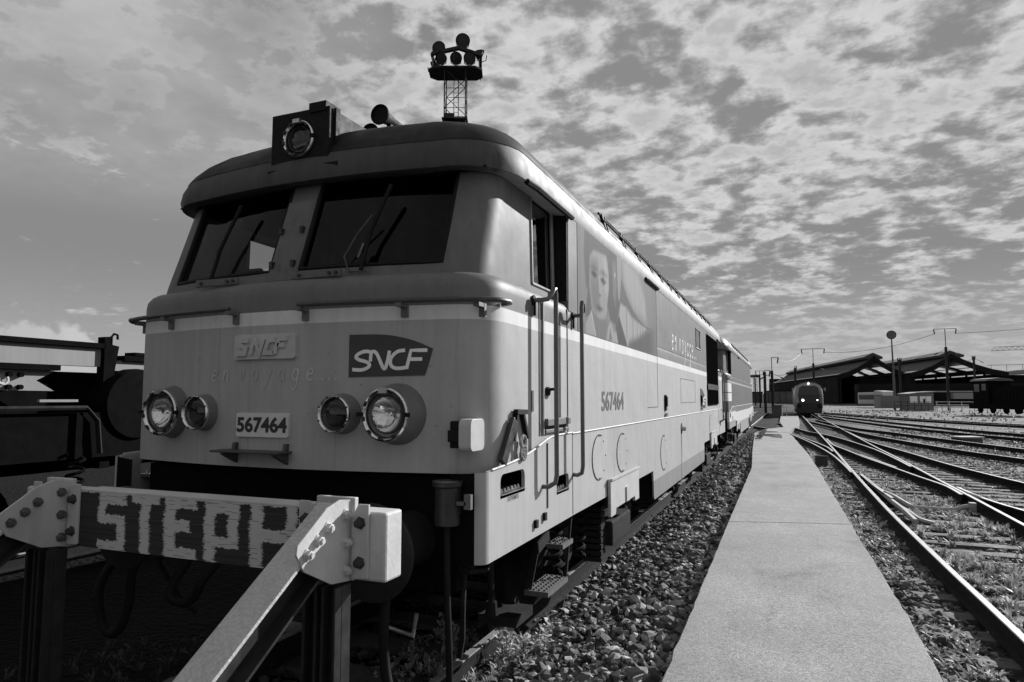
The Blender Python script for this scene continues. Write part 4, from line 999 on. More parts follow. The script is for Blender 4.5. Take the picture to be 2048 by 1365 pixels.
def mural(T):
    """large print on the side panel: two people and a suspension bridge, in soft grey tones"""
    y0, y1, z0, z1 = 1.95, 5.58, 2.424, 3.325; nu, nv = 330, 84
    U, V = np.meshgrid(np.linspace(y0, y1, nu), np.linspace(z0, z1, nv))
    T_ = np.full(U.shape, .30)
    def sd(poly):
        """signed distance (y squeezed to print proportions), negative inside"""
        p = np.array(poly); q = np.roll(p, -1, 0); d = np.full(U.shape, 9e9); ins = np.zeros(U.shape, bool)
        for (ax, ay), (bx, by) in zip(p, q):
            ex, ey = bx-ax, by-ay; wx, wy = U-ax, V-ay
            t = np.clip((wx*ex+wy*ey)/(ex*ex+ey*ey+1e-12), 0, 1); d = np.minimum(d, (wx-t*ex)**2+(wy-t*ey)**2)
            c = ((ay > V) != (by > V)) & (U < (bx-ax)*(V-ay)/((by-ay) if abs(by-ay) > 1e-9 else 1e-9)+ax); ins ^= c
        return np.where(ins, -1, 1)*np.sqrt(d)
    def lay(poly, val, soft=.012, op=1.):
        nonlocal T_
        a = np.clip(.5-sd(poly)/(2*soft), 0, 1); a = a*a*(3-2*a)*op; T_ = T_*(1-a)+val*a
    lay([(3.6, 3.4), (3.92, 3.4), (4.47, 3.3), (4.83, 3.05), (4.9, 2.8), (4.1, 2.88), (3.68, 3.1)], .40, .10)
    lay([(3.40, 2.42), (3.45, 2.85), (3.74, 2.86), (4.01, 2.77), (4.31, 2.75), (4.86, 2.73), (4.6, 2.60), (4.13, 2.50), (3.76, 2.42)], .42, .05)
    lay([(3.51, 3.15), (3.8, 2.97), (4.1, 2.86), (4.45, 2.785), (4.86, 2.745), (5.2, 2.74), (5.2, 2.725), (4.86, 2.725), (4.32, 2.755), (4.04, 2.78), (3.79, 2.85), (3.64, 2.85), (3.48, 2.87)], .235, .012)
    for yc, zt in ((3.78, 2.86), (4.10, 2.78), (4.33, 2.755), (4.50, 2.74), (4.64, 2.735)): lay([(yc-.018, 2.5), (yc+.018, 2.5), (yc+.016, zt), (yc-.016, zt)], .26, .01, .8)
    lay([(3.80, 2.40), (3.9, 2.50), (4.3, 2.56), (4.86, 2.68), (5.7, 2.82), (5.7, 2.40)], .20, .06, .8)
    lay([(2.16, 2.56), (2.27, 2.84), (2.34, 2.84), (2.38, 2.62)], .22, .01)
    # first person: hair, face, neck, collar
    lay([(2.17, 3.35), (2.14, 3.1), (2.2, 2.83), (2.33, 2.80), (2.36, 3.05), (2.5, 3.17), (2.75, 3.20), (2.92, 3.10), (3.02, 3.0), (3.02, 3.35)], .225, .03)
    lay([(2.33, 3.12), (2.45, 3.20), (2.7, 3.22), (2.92, 3.24), (3.01, 3.08), (3.0, 2.87), (2.92, 2.70), (2.83, 2.60), (2.66, 2.57), (2.5, 2.60), (2.38, 2.68), (2.31, 2.85)], .37, .02)
    lay([(2.34, 3.12), (2.6, 3.15), (2.66, 3.0), (2.67, 2.72), (2.52, 2.62), (2.40, 2.68), (2.33, 2.85)], .28, .05, .85)
    lay([(2.78, 3.2), (2.95, 3.2), (2.99, 3.0), (2.97, 2.83), (2.86, 2.9), (2.82, 3.05)], .44, .04, .8)
    lay([(2.38, 2.64), (2.66, 2.60), (2.88, 2.62), (2.95, 2.54), (2.84, 2.42), (2.50, 2.42)], .27, .02)
    lay([(2.18, 2.50), (2.36, 2.64), (2.50, 2.43), (2.2, 2.42)], .38, .012); lay([(2.35, 2.64), (2.375, 2.64), (2.52, 2.425), (2.50, 2.425)], .52, .006)
    for e in ([(2.38, 2.985), (2.46, 3.01), (2.56, 2.985), (2.47, 2.955)], [(2.70, 2.975), (2.79, 3.0), (2.90, 2.975), (2.79, 2.94)]): lay(e, .10, .03)
    lay([(2.34, 3.03), (2.47, 3.07), (2.60, 3.04), (2.47, 3.02)], .19, .035, .8); lay([(2.68, 3.04), (2.8, 3.08), (2.94, 3.04), (2.8, 3.02)], .21, .035, .8); lay([(2.36, 2.9), (2.6, 2.93), (2.62, 2.68), (2.45, 2.66)], .25, .06, .6)
    lay([(2.815, 2.978), (2.83, 2.978), (2.83, 2.966), (2.815, 2.966)], .6, .004)
    lay([(2.63, 3.0), (2.67, 3.0), (2.70, 2.84), (2.66, 2.84)], .44, .015, .7); lay([(2.60, 2.83), (2.66, 2.82), (2.72, 2.83), (2.66, 2.805)], .17, .012)
    lay([(2.53, 2.70), (2.63, 2.725), (2.77, 2.70), (2.64, 2.66)], .19, .03); lay([(2.57, 2.665), (2.72, 2.665), (2.65, 2.64)], .33, .015, .7)
    # second person behind
    lay([(3.0, 3.35), (3.36, 3.35), (3.46, 3.08), (3.50, 2.87), (3.40, 2.72), (3.30, 2.60), (3.05, 2.63), (2.94, 2.76), (3.02, 2.95)], .215, .02)
    lay([(3.16, 3.22), (3.3, 3.25), (3.33, 3.0), (3.27, 2.8), (3.18, 2.9)], .28, .05)
    lay([(3.36, 3.35), (3.56, 3.35), (3.54, 3.12), (3.46, 2.86), (3.40, 2.9), (3.37, 3.1)], .36, .02)
    lay([(3.24, 3.13), (3.29, 3.135), (3.29, 3.09), (3.24, 3.09)], .45, .012)
    lay([(2.94, 2.54), (3.07, 2.62), (3.2, 2.52), (3.34, 2.56), (3.38, 2.42), (2.90, 2.42)], .40, .02); lay([(2.98, 2.42), (3.04, 2.56), (3.12, 2.44)], .26, .02)
    lay([(3.26, 2.59), (3.42, 2.72), (3.76, 2.47), (3.78, 2.42), (3.38, 2.42)], .20, .012)
    ed = np.clip(np.minimum.reduce([(U-y0)/.18, (y1-U)/.5, (z1+.05-V)/.06]), 0, 1); T_ = .29+(T_-.29)*ed
    rs = np.random.default_rng(4); st = np.repeat(rs.normal(size=(1, nu)), nv, 0); T_ = T_*(1+.03*st)
    P = np.stack([np.full(U.shape, 1.4282), U, V], -1).reshape(-1, 3)
    i = (np.arange(nv-1)[:, None]*nu+np.arange(nu-1)[None]).ravel(); F = np.stack([i, i+1, i+1+nu, i+nu], 1)
    o = np_mesh('printed_portrait', P, F, mat_attr('side_print', .7, 1., .06), (np.clip(.30+(T_-.29)*2.05, .04, 1)*.45).ravel(), T, flat=False)
    o['label'] = 'large grey print of two people and a suspension bridge'

L1 = make_loco(3.30, 'light diesel locomotive numbered 567464 nearest the camera, standing against the buffer stop', liv1, liv1u, m_band, m_roof, m_skirt, m_tank, True)
L2 = make_loco(20.35, 'dark locomotive with white panels coupled behind the front one', liv2, liv2u, m_band2, m_roof2, m_skirt2, m_tank2, False)

# ================================================================== BUFFER STOP
def buffer_stop():
    T = thing('buffer_stop', 'white and dark buffer stop with STEPH painted on its wooden beam', 'buffer stop', (LX, 2.70, GZ+.0))
    zo = -GZ
    wood = mat('beam_timber', .06, .8, 0, .35, 5, .5, 30); wtop = mat('beam_white_paint', .48, .7, 0, .16, 6, .14, 35)
    ddk = mat('dark_channel', .03, .45, .3, .4, 9); strutw = mat('strut_pale_paint', .42, .6, 0, .12, 5, .25, 70, speck=.18)
    def Z(v): return v+zo
    # beam: end grain blocks at both ends are white, the middle is dark with painted letters
    for (a, b) in ((-1.265, -.80), (.80, 1.265)):
        mb = MB(); mb.bx(a, b, -.012, .13, Z(1.035), Z(1.35)); mb.build('beam_end', wtop, T, bevel=.012)
    mb = MB(); mb.bx(-.80, .80, -.008, .128, Z(1.035), Z(1.347)); beam = mb.build('beam', wood, T, bevel=.006)
    mb = MB(); mb.bx(-.80, .80, -.010, .13, Z(1.3475), Z(1.355)); mb.build('beam_top', wtop, beam)
    # brushed lettering
    nu, nv = 800, 150; x0, x1, z0, z1 = -.80, .80, 1.037, 1.347
    U, V = np.meshgrid(np.linspace(x0, x1, nu), np.linspace(z0, z1, nv)); rs = np.random.default_rng(2)
    jx = .0045*rs.normal(size=nv)[:, None]*np.ones((1, nu))+.007*np.interp(np.arange(nv), np.arange(0, nv+12, 12), rs.normal(size=len(np.arange(0, nv+12, 12))))[:, None]
    jx2 = jx + .004*np.repeat(rs.normal(size=(nv, nu//40+1)), 40, 1)[:, :nu]
    vv = (V-z0)/(z1-z0)+(.008*np.repeat(rs.normal(size=nu//6+1), 6)[:nu])[None]; uu = U+jx2
    def box(a, b, c, d): return (uu > a) & (uu < b) & (vv > c) & (vv < d)
    L = box(-.635, -.42, .80, 1.1) | box(-.635, -.575, .50, .9) | box(-.635, -.42, .46, .62) | box(-.485, -.42, .1, .55) | box(-.635, -.42, -.1, .16)
    L |= box(-.375, -.165, .86, 1.1) | box(-.305, -.235, -.1, 1.0)
    L |= box(-.125, -.045, -.1, 1.1) | box(-.125, .10, .82, 1.1) | box(-.125, .06, .43, .63) | box(-.125, .105, -.1, .17)
    L |= box(.16, .235, -.1, 1.1) | box(.16, .39, .80, 1.1) | box(.32, .39, .25, .95) | box(.16, .39, .25, .42)
    L |= box(.465, .545, -.1, 1.1) | box(.69, .755, -.1, 1.1) | box(.465, .755, .42, .62)
    L |= vv > .985
    grain = .5+.5*np.interp(np.linspace(0, 1, nv), np.linspace(0, 1, 40), rs.uniform(0, 1, 40))[:, None]
    wear = rs.uniform(size=(nv, nu//22+1)).repeat(22, 1)[:, :nu]
    tone = np.where(L & (wear > .035), .50*(.85+.15*grain)+.02*rs.normal(size=U.shape), .045*grain)
    P = np.stack([U, np.full(U.shape, -.0125), V+zo], -1).reshape(-1, 3)
    i = (np.arange(nv-1)[:, None]*nu+np.arange(nu-1)[None]).ravel(); F = np.stack([i, i+1, i+1+nu, i+nu], 1)
    o = np_mesh('painted_lettering', P, F, mat_attr('brush_paint', .75, 1., .3), np.clip(tone, .02, .8).ravel(), beam, flat=False); o['label'] = 'white brushed capitals STEPH on dark timber'
    for s in (-1, 1):
        cx = s*.98
        # twin channel posts
        for d in (-1, 1):
            mb = MB(); x = cx+d*.052; mb.bx(x-.04, x+.04, -.07, .0, 0-.2, Z(1.02)); mb.bx(x-.04, x-.025, -.12, -.07, -.2, Z(1.02)); mb.bx(x+.025, x+.04, -.12, -.07, -.2, Z(1.02)); mb.build('post', ddk, T, bevel=.004)
        mb = MB(); mb.bx(cx-.11, cx+.11, -.01, .02, Z(1.03), Z(1.41)); mb.build('post_head', m_whitew, T, bevel=.004)
        # raking strut: channel section, pale top flange, dark web
        a = Vector((cx, -.03, Z(1.385))); b = Vector((cx, -2.55, Z(1.385-2.52*.656))); d = (b-a).normalized(); nrm = Vector((0, -d.z, d.y)); nrm = nrm if nrm.z > 0 else -nrm
        mb = MB(); mb.bar(a-nrm*.008, b-nrm*.008, .165, .016, up=nrm); st = mb.build('strut', strutw, T, bevel=.003)
        mb = MB(); mb.bar(a-nrm*.085, b-nrm*.085, .012, .135, up=nrm); mb.bar(a-nrm*.155, b-nrm*.155, .15, .014, up=nrm); mb.build('strut_web', ddk, st)
        # gusset plates both sides of the strut
        for d2 in (1,):
            px = cx+d2*.088; poly = [(.0, 1.40), (-.10, 1.412), (-.20, 1.385), (-.385, 1.262), (-.392, 1.225), (-.34, 1.144), (-.15, 1.046), (-.02, 1.03), (.0, 1.03)]
            mb = MB(); mb.prism(poly, lambda u, v, q: (px-.006 if q == 0 else px+.006, u, Z(v))); g = mb.build('gusset_plate', m_whitew, T, bevel=.002)
            for (u, v) in ((-.19, 1.302), (-.255, 1.258), (-.325, 1.212), (-.06, 1.34), (-.055, 1.213), (-.05, 1.085)):
                b2 = MB(); b2.lathe([(0, .028), (.004, .028), (.005, .021), (.024, .021), (.025, .012), (.034, .012)], (px+d2*.006, u, Z(v)), (d2, 0, 0), 6, cap1=True); b2.build('bolt', m_rustw if s < 0 else m_whitew, g)
        # angle iron on the beam face
        for d2 in (-1, 1):
            x = cx+d2*.155; mb = MB(); mb.prism([(-.035, 1.045), (.035, 1.05), (.035, 1.385), (-.010, 1.385), (-.035, 1.33)] if d2 > 0 else [(.035, 1.045), (-.035, 1.05), (-.035, 1.385), (.010, 1.385), (.035, 1.33)], lambda u, v, q: (x+u*1.25, -.014-.014*q, Z(v))); an = mb.build('angle_iron', m_whitew, T, bevel=.002)
            for v in (1.30, 1.12):
                b2 = MB(); b2.lathe([(0, .030), (.004, .030), (.006, .022), (.028, .020), (.03, .010)], (x, -.028, Z(v)), (0, -1, 0), 6, cap1=True); b2.build('bolt', m_rust, an)
m_rustw = mat('rust_stained_bolt', .10, .7, .2, .6, 20, .2, 60)
buffer_stop()

# ================================================================== WAGON ON THE LEFT
def wagon():
    T = thing('freight_wagon', 'dark flat wagon with white girder and hooked stanchion behind the locomotive nose', 'wagon', (-9.4, 4, 0))
    dk = mat('wagon_dark', .004, .95, 0, .3, 4, spec=.05); wh = mat('wagon_white', .23, .6, 0, .08, 3, streak=.1)
    def X(v): return v+9.4
    mb = MB(); mb.bx(X(-8.15), X(-8.02), -6, 1.88, 2.27, 2.50); mb.build('girder', wh, T)
    mb = MB(); mb.bx(X(-8.2), X(-7.97), -6, 1.9, 2.505, 2.565); mb.build('girder_top_flange', dk, T); mb = MB(); mb.bx(X(-8.2), X(-7.97), -6, 1.35, 2.20, 2.265); mb.build('girder_bottom_flange', dk, T)
    mb = MB(); mb.prism([(1.90, 1.0), (2.03, 1.0), (2.04, 2.2), (2.09, 2.54), (1.97, 2.56), (1.97, 2.66), (1.89, 2.65)], lambda u, v, q: (X(-7.97) if q == 0 else X(-8.1), u, v)); p = mb.build('stanchion', dk, T)
    mb = MB(); mb.tube([(X(-8), 2.0, 2.55), (X(-8), 2.0, 2.66), (X(-8), 2.03, 2.70), (X(-8), 2.08, 2.69), (X(-8), 2.085, 2.63)], .016, 6); mb.build('hook', dk, p)
    mb = MB(); mb.prism([(-.2, 1.97), (1.33, 1.96), (1.12, 2.08), (1.33, 2.195), (-.2, 2.195)], lambda u, v, q: (X(-8.04) if q == 0 else X(-8.06), u, v)); pl = mb.build('end_plate', wh, T)
    for (u, v) in ((.86, 2.14), (.86, 2.0), (1.10-.12, 2.14), (.98, 2.0)):
        b = MB(); b.lathe([(0, .03), (.05, .028)], (X(-8.04), u-.05, v), (1, 0, 0), 10, cap1=True); b.build('bolt', dk, pl)
    b = MB(); b.tube([(X(-8.0), .74+.05*math.cos(R(a)), 2.08+.05*math.sin(R(a))) for a in range(-200, 60, 20)], .018, 6); b.build('eye_hook', m_whitew, pl)
    mb = MB(); mb.bx(X(-8.9), X(-8.25), -6, 6, 1.0, 2.2); mb.build('load_box', dk, T)
    mb = MB(); mb.lathe([(0, .0), (.001, .44), (.05, .46), (.5, .46)], (X(-7.86), 2.32, 1.80), (-1, 0, 0), 32); mb.build('drum', dk, T, smooth=40)
    mb = MB(); mb.bx(X(-8.2), X(-8.05), 2.1, 2.55, 2.23, 2.36); mb.bx(X(-8.25), X(-8.1), 2.58, 2.9, 2.2, 2.40); mb.build('white_bracket', wh, T); mb = MB(); mb.bx(X(-8.2), X(-8.0), 2.2, 2.62, 2.365, 2.43); mb.bx(X(-8.2), X(-8.0), 2.35, 2.58, 2.44, 2.48); mb.bx(X(-8.3), X(-8.1), 2.6, 3.2, 2.41, 2.46); mb.build('dark_clamp', dk, T)
    mb = MB(); mb.bx(X(-8.05), X(-7.9), -6, 12, 1.15, 1.70); mb.build('sole_bar', dk, T); mb = MB(); mb.bx(X(-10.7), X(-8.1), -6, 12, 1.0, 1.2); mb.build('deck', dk, T)
    mb = MB(); mb.bx(X(-7.98), X(-7.86), 2.6, 3.1, 1.1, 1.62); mb.build('side_ladder', dk, T)
    for i in range(4):
        sp = MB(); pts = [(X(-7.84)+.09*math.cos(t*.6), -1.0+i*1.25+.09*math.sin(t*.6), .75+t*.012) for t in range(40)]; sp.tube(pts, .02, 5); sp.build('spring', dk, T)
    for i in range(9):
        rb = MB(); rb.bx(X(-7.9), X(-7.86), -5.5+i*1.4, -5.42+i*1.4, 1.15, 1.70); rb.build('rib', dk, T)
    pp = MB(); pp.tube([(X(-7.84), -6, 1.78), (X(-7.84), 1.6, 1.76), (X(-7.84), 1.75, 1.6), (X(-7.84), 1.8, 1.2)], .03, 6); pp.build('brake_pipe', m_axle, T)
    hl = MB(); hl.bx(X(-7.90), X(-7.85), 1.05, 1.5, 1.83, 1.86); hl.build('highlight_strip', wh, T)  # pale strip added to imitate a small bright highlight
    for y in (-1, .8, 8, 9.8):
        w = MB()
        for s in (-1, 1): w.lathe([(-.06, .08), (-.06, .49), (.0, .47), (.06, .46), (.06, .0)], (s*.75, y, .46), (s, 0, 0), 24)
        w.lathe([(-.75, .07), (.75, .07)], (0, y, .46), (1, 0, 0), 10); w.build('wheelset', dk, T)
    tk = thing('railway_track', 'shadowed track beneath the dark freight wagon at the left', 'track', (-9.4, 3, 0)); rail([(-.75, -8), (-.75, 30)], tk); rail([(.75, -8), (.75, 30)], tk)
wagon()

# ================================================================== LIGHT MAST
def light_mast():
    d = m_mast
    c = Vector((-19.95, 38.92, 0)); T = thing('floodlight_mast', 'tall dark lattice floodlight mast rising behind the locomotive roof', 'light mast', (c.x, c.y, GZ), R(22.2))
    h = .70; top = 23.9
    for sx in (-1, 1):
        for sy in (-1, 1):
            mb = MB(); mb.bar((sx*h, sy*h, 0), (sx*h, sy*h, top), .07, .07); mb.build('corner_post', d, T)
    z = 1.0; k = 0
    while z < top-1.2:
        mb = MB()
        for (a, b) in (((-h, -h), (h, -h)), ((h, -h), (h, h)), ((h, h), (-h, h)), ((-h, h), (-h, -h))):
            p, q = (a, b) if k % 2 else (b, a); mb.bar((p[0], p[1], z), (q[0], q[1], z+1.35), .04, .04)
            mb.bar((a[0], a[1], z), (b[0], b[1], z), .03, .03)
        mb.build('lattice_bracing', d, T); z += 1.35; k += 1
    mb = MB()
    mb.tube([(-.15, .3, 0), (-.15, .3, top)], .03, 5); mb.tube([(.15, .3, 0), (.15, .3, top)], .03, 5)
    for i in range(60): mb.tube([(-.15, .3, 3+i*.34), (.15, .3, 3+i*.34)], .015, 4)
    mb.build('ladder', d, T)
    mb = MB(); mb.bx(-.85, .85, -.85, .85, 20.45, 20.55); mb.bx(-.7, .0, -.9, -.5, 20.45, 20.8); mb.build('rest_platform', d, T)
    mb = MB(); mb.prism([(-1.8, -.55), (-1.35, -.95), (1.35, -.95), (1.8, -.55), (1.8, .55), (1.35, .95), (-1.35, .95), (-1.8, .55)], lambda u, v, q: (u, v, 23.90 if q == 0 else 24.02)); pf = mb.build('lamp_platform', d, T)
    mb = MB()
    for p in ((-1.5, -.8), (1.6, -.8), (1.6, 1.1), (-1.5, .8), (0, -1.6)): mb.bar((p[0], p[1], 24.0), (p[0], p[1], 24.85), .06, .06)
    mb.bar((-1.5, -1.0, 24.8), (.3, -1.35, 25.0), .26, .2); mb.bar((.3, -1.35, 25.0), (1.7, -.8, 24.8), .26, .2); mb.bar((-1.5, -1, 24.8), (-1.5, .8, 24.8), .2, .18); mb.bar((1.7, -.8, 24.8), (1.6, 1.1, 24.8), .2, .18); mb.build('lamp_rail', d, T)
    for (x, y, z, ax, r) in ((-1.05, -1.1, 25.15, (-.15, -1, -.10), .45), (.55, -1.3, 25.55, (.1, -1, -.12), .48), (1.75, -.5, 24.95, (1, .1, -.5), .38), (-1.6, .2, 24.5, (-1, .2, -.3), .36), (1.0, -1.2, 24.4, (.5, -1, -.5), .42), (-.9, -1.2, 24.4, (-.6, -1, -.5), .42), (.1, -1.2, 24.4, (0, -1, -.6), .4)):
        mb = MB(); mb.lathe([(0, r*.96), (.02, r), (-.05, r), (-.25, r*.8), (-.45, r*.4), (-.5, 0)], (x, y, z), ax, 22); mb.lathe([(.0, .0), (-.04, r*.95)], (x, y, z), ax, 22); l = mb.build('floodlight', d, T, smooth=40)
        mb = MB(); mb.tube([(x-r*.9, y, z), (x-r*.8, y, z-r*.9), (x, y, z-r*1.25), (x+r*.8, y, z-r*.9), (x+r*.9, y, z)], .03, 5); mb.build('lamp_yoke', d, l)
m_mast = mat('mast_black', .012, .7, 0, .2, 3)
light_mast()

# ================================================================== BACKGROUND
def railcar():
    T = thing('railcar', 'oncoming rounded railcar with lit headlamps on the main track', 'railcar', (2.3, 79, 0))
    wh = mat('railcar_silver', .24, .3, 0, .1, 2); bk = mat('railcar_dark', .012, .25, 0, .1, 2)
    mb = MB(); rows = []
    # cross section outline (x,z) with a bulging nose
    sec = [(-1.25, .55), (-1.38, .9), (-1.44, 1.4), (-1.43, 2.1), (-1.36, 2.8), (-1.2, 3.25), (-.85, 3.52), (-.4, 3.63), (0, 3.66), (.4, 3.63), (.85, 3.52), (1.2, 3.25), (1.36, 2.8), (1.43, 2.1), (1.44, 1.4), (1.38, .9), (1.25, .55)]
    for y, k, dz in ((0, .88, .06), (.05, .93, .03), (.25, .965, .015), (.8, .99, 0), (2, 1, 0), (24, 1, 0)):
        rows.append([(x*k, y+(.9*max(0, (z-1.5)/2.2)**1.3 if y < .6 else 0), .55+(z-.55)*(1-dz)) for x, z in sec])
    mb.grid(rows); mb.build('body', wh, T, smooth=50)
    mb = MB(); mb.add(rows[0], [tuple(range(len(sec)))]); mb.build('nose', wh, T)
    mb = MB(); mb.prism([(-.98, 1.30), (.98, 1.30), (1.06, 2.2), (.92, 3.0), (.6, 3.18), (-.6, 3.18), (-.92, 3.0), (-1.06, 2.2)], lambda u, v, q: (u, -.04+.9*max(0, (v-1.5)/2.2)**1.3+.1*q, v)); mb.build('windscreen', mat('railcar_glass', .015, .08, 0, .1), T)
    mb = MB(); mb.prism([(-1.2, .25), (1.2, .25), (1.28, .9), (1.15, 1.35), (-1.15, 1.35), (-1.28, .9)], lambda u, v, q: (u, -.08+.3*q, v)); mb.build('lower_nose', bk, T)
    em = mat_emit('lit_headlamp', 5)
    for x, z, r, y in ((-.62, 1.62, .11, -.16), (.80, 1.64, .06, -.16), (.0, 3.42, .08, .62)):
        mb = MB(); mb.lathe([(0, 0), (.01, r)], (x, y, z), (0, 1, 0), 16); mb.build('headlamp', em, T)
    for s in (-1, 1):
        mb = MB(); mb.lathe([(0, .09), (.4, .09)], (s*1.0, -.5, 1.0), (0, 1, 0), 10); mb.lathe([(-.05, .22), (0, .22)], (s*1.0, -.5, 1.0), (0, 1, 0), 14, cap0=True, cap1=True); mb.build('buffer', m_rub, T)
        mb = MB(); mb.bar((s*1.36, .4, 2.85), (s*1.62, .3, 2.8), .05, .05); mb.bx(s*1.6-.07, s*1.6+.07, .2, .3, 2.6, 2.95); mb.build('mirror', wh, T)
    mb = MB(); mb.bx(-1.2, 1.2, .6, 23, .2, .6); mb.build('underframe', m_under, T)
railcar()

def parked_railcar():
    T = thing('railcar', 'pale low railcar parked under the left station hall', 'railcar', (15.3, 166, 0), R(-68))
    wh = mat('parked_car_paint', .42, .5, 0, .1, 2); bk = mat('parked_car_glass', .02, .2, 0, .1)
    mb = MB(); sec = [(0, .5), (-.1, 1.4), (.3, 2.7), (.9, 3.25), (3.5, 3.4), (4, 3.05), (10.5, 3.0), (10.5, .5)]
    mb.prism([(-u+9.2, v) for u, v in sec], lambda u, v, q: (u-.2, 0 if q == 0 else 2.6, v)); mb.build('body', wh, T, bevel=.15)
    mb = MB(); mb.bx(-.9, 8.4, -.03, 0, 1.5, 2.5); mb.build('window_band', bk, T); mb = MB(); mb.bx(-1, 9, -.02, 2.5, .1, .55); mb.build('underframe', bk, T)
parked_railcar()

m_hallroof = mat('hall_roof', .05, .8, 0, .25, .08); m_hallwall = mat('hall_dark', .014, .9, 0, .3, .2, spec=.1); m_sky = mat('roof_glazing', .55, .5, 0, .1, .5)
def hall(label, apex, halfw, eave, rise, depth, rz, roof_up=2.0, right=1.):
    """arched train shed: roof with raised ridge vent, open gable with truss and glazing strips"""
    T = thing('station_hall', label, 'station hall', (apex[0], apex[1], 0), rz, 'station train sheds')
    H = apex[2]; wl, wr = halfw, halfw*right
    prof = [(-wl, eave), (-wl*.72, eave+rise*.16), (-wl*.45, eave+rise*.42), (-wl*.2, eave+rise*.74), (0, H-.9)]
    prof_r = [(0, H-.9), (wr*.2, eave+rise*.74), (wr*.45, eave+rise*.42), (wr*.72, eave+rise*.16), (wr, eave)]
    for pr in (prof, prof_r):
        for a, b in zip(pr, pr[1:]):
            mb = MB(); mb.prism([a, b, (b[0], b[1]+.25), (a[0], a[1]+.25)], lambda u, v, q: (u, 0 if q == 0 else depth, v)); mb.build('roof_panel', m_hallroof, T)
    mb = MB(); mb.prism([(-wl*.24, H-1.9), (wr*.24, H-1.9), (wr*.26, H-1.3), (0, H), (-wl*.26, H-1.3)], lambda u, v, q: (u, .6 if q == 0 else depth-3, v)); mb.build('ridge_vent', m_hallroof, T)
    # gable: dark truss band under the roof line
    band = prof+prof_r[1:]; low = [(u*.985, max(v-1.4, eave-1.2)) for u, v in reversed(band)]
    mb = MB(); mb.prism(band+low, lambda u, v, q: (u, -.15 if q == 0 else .3, v)); mb.build('gable_truss', m_hallwall, T)
    mb = MB(); mb.bx(-wl*.98, wr*.98, depth-.6, depth-.3, 0, eave+rise*.5); mb.build('end_wall', m_hallwall, T)
    for s, w in ((-1, wl), (1, wr)):
        mb = MB(); mb.bx(s*w*.985-.2, s*w*.985+.2, .2, depth-1, 0, eave-.3); mb.build('side_wall', m_hallwall, T)
        for y in np.arange(0, depth*.6, 12):
            mb = MB(); mb.bx(s*w*.93-.25, s*w*.93+.25, y, y+.5, 0, eave); mb.build('column', m_hallwall, T)
    # glazing strips seen from below, inside the roof
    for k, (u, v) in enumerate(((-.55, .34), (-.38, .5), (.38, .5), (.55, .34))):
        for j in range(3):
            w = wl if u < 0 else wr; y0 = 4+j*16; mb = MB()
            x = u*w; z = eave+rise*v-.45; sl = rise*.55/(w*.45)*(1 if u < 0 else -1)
            mb.add([(x-1.1, y0, z-1.1*sl*.6), (x+1.1, y0, z+1.1*sl*.6), (x+1.1, y0+9, z+1.1*sl*.6), (x-1.1, y0+9, z-1.1*sl*.6)], [(0, 1, 2, 3)]); mb.build('roof_light', m_roofglow, T)
    return T
m_roofglow = mat_emit('glowing_roof_glass', .30); m_roofglow.node_tree.nodes['Principled BSDF'].inputs['Base Color'].default_value = (.3, .3, .3, 1)  # glass given its own glow in place of daylight through the roof
hall('left station train shed with long dark roof behind the railcar', (24.6, 225, 15.3), 10.2, 8.6, 5.2, 135, R(9.5))
hall('right station train shed behind the kiosk and clock', (43.4, 221, 15.2), 10.4, 8.8, 5.0, 120, R(9.5), right=1.35)

def low_roof():
    T = thing('platform_canopy', 'pale curved canopy roof at the right beyond the train sheds', 'canopy', (76, 250, 0), R(-14))
    mb = MB(); mb.prism([(-18, 9.2), (-10, 10.4), (0, 10.9), (12, 10.8), (30, 10), (30, 9.5), (0, 10.2), (-18, 8.8)], lambda u, v, q: (u, 0 if q == 0 else 18, v)); mb.build('roof', mat('canopy_roof', .3, .6, 0, .1, .4), T)
    mb = MB(); mb.bx(-17, 29, 2, 3, 0, 9); mb.build('wall', m_hallwall, T)
    for i in range(12):
        mb = MB(); mb.bar((-16+i*4, 1, 10.3), (-16+i*4, 1, 12.2), .12, .12); mb.build('roof_post', m_hallwall, T)
    mb = MB(); mb.bar((-17, 1, 12.2), (29, 1, 12.2), .12, .12); mb.build('roof_rail', m_hallwall, T)
low_roof()
def long_shed():
    T = thing('goods_shed', 'long dark shed wall running behind the kiosk', 'shed', (52, 205, 0), R(4))
    mb = MB(); mb.bx(-34, 40, 0, 6, 0, 5.6); mb.build('wall', m_hallwall, T); mb = MB(); mb.bx(-20, 14, -6, -3, 3.3, 3.6); mb.build('canopy', mat('pale_canopy', .3, .6), T)
    mb = MB(); mb.bx(-14, 6, -8, -5.4, 1.6, 3.1); mb.build('pale_wagon_side', mat('pale_coach', .25, .6), T)
long_shed()

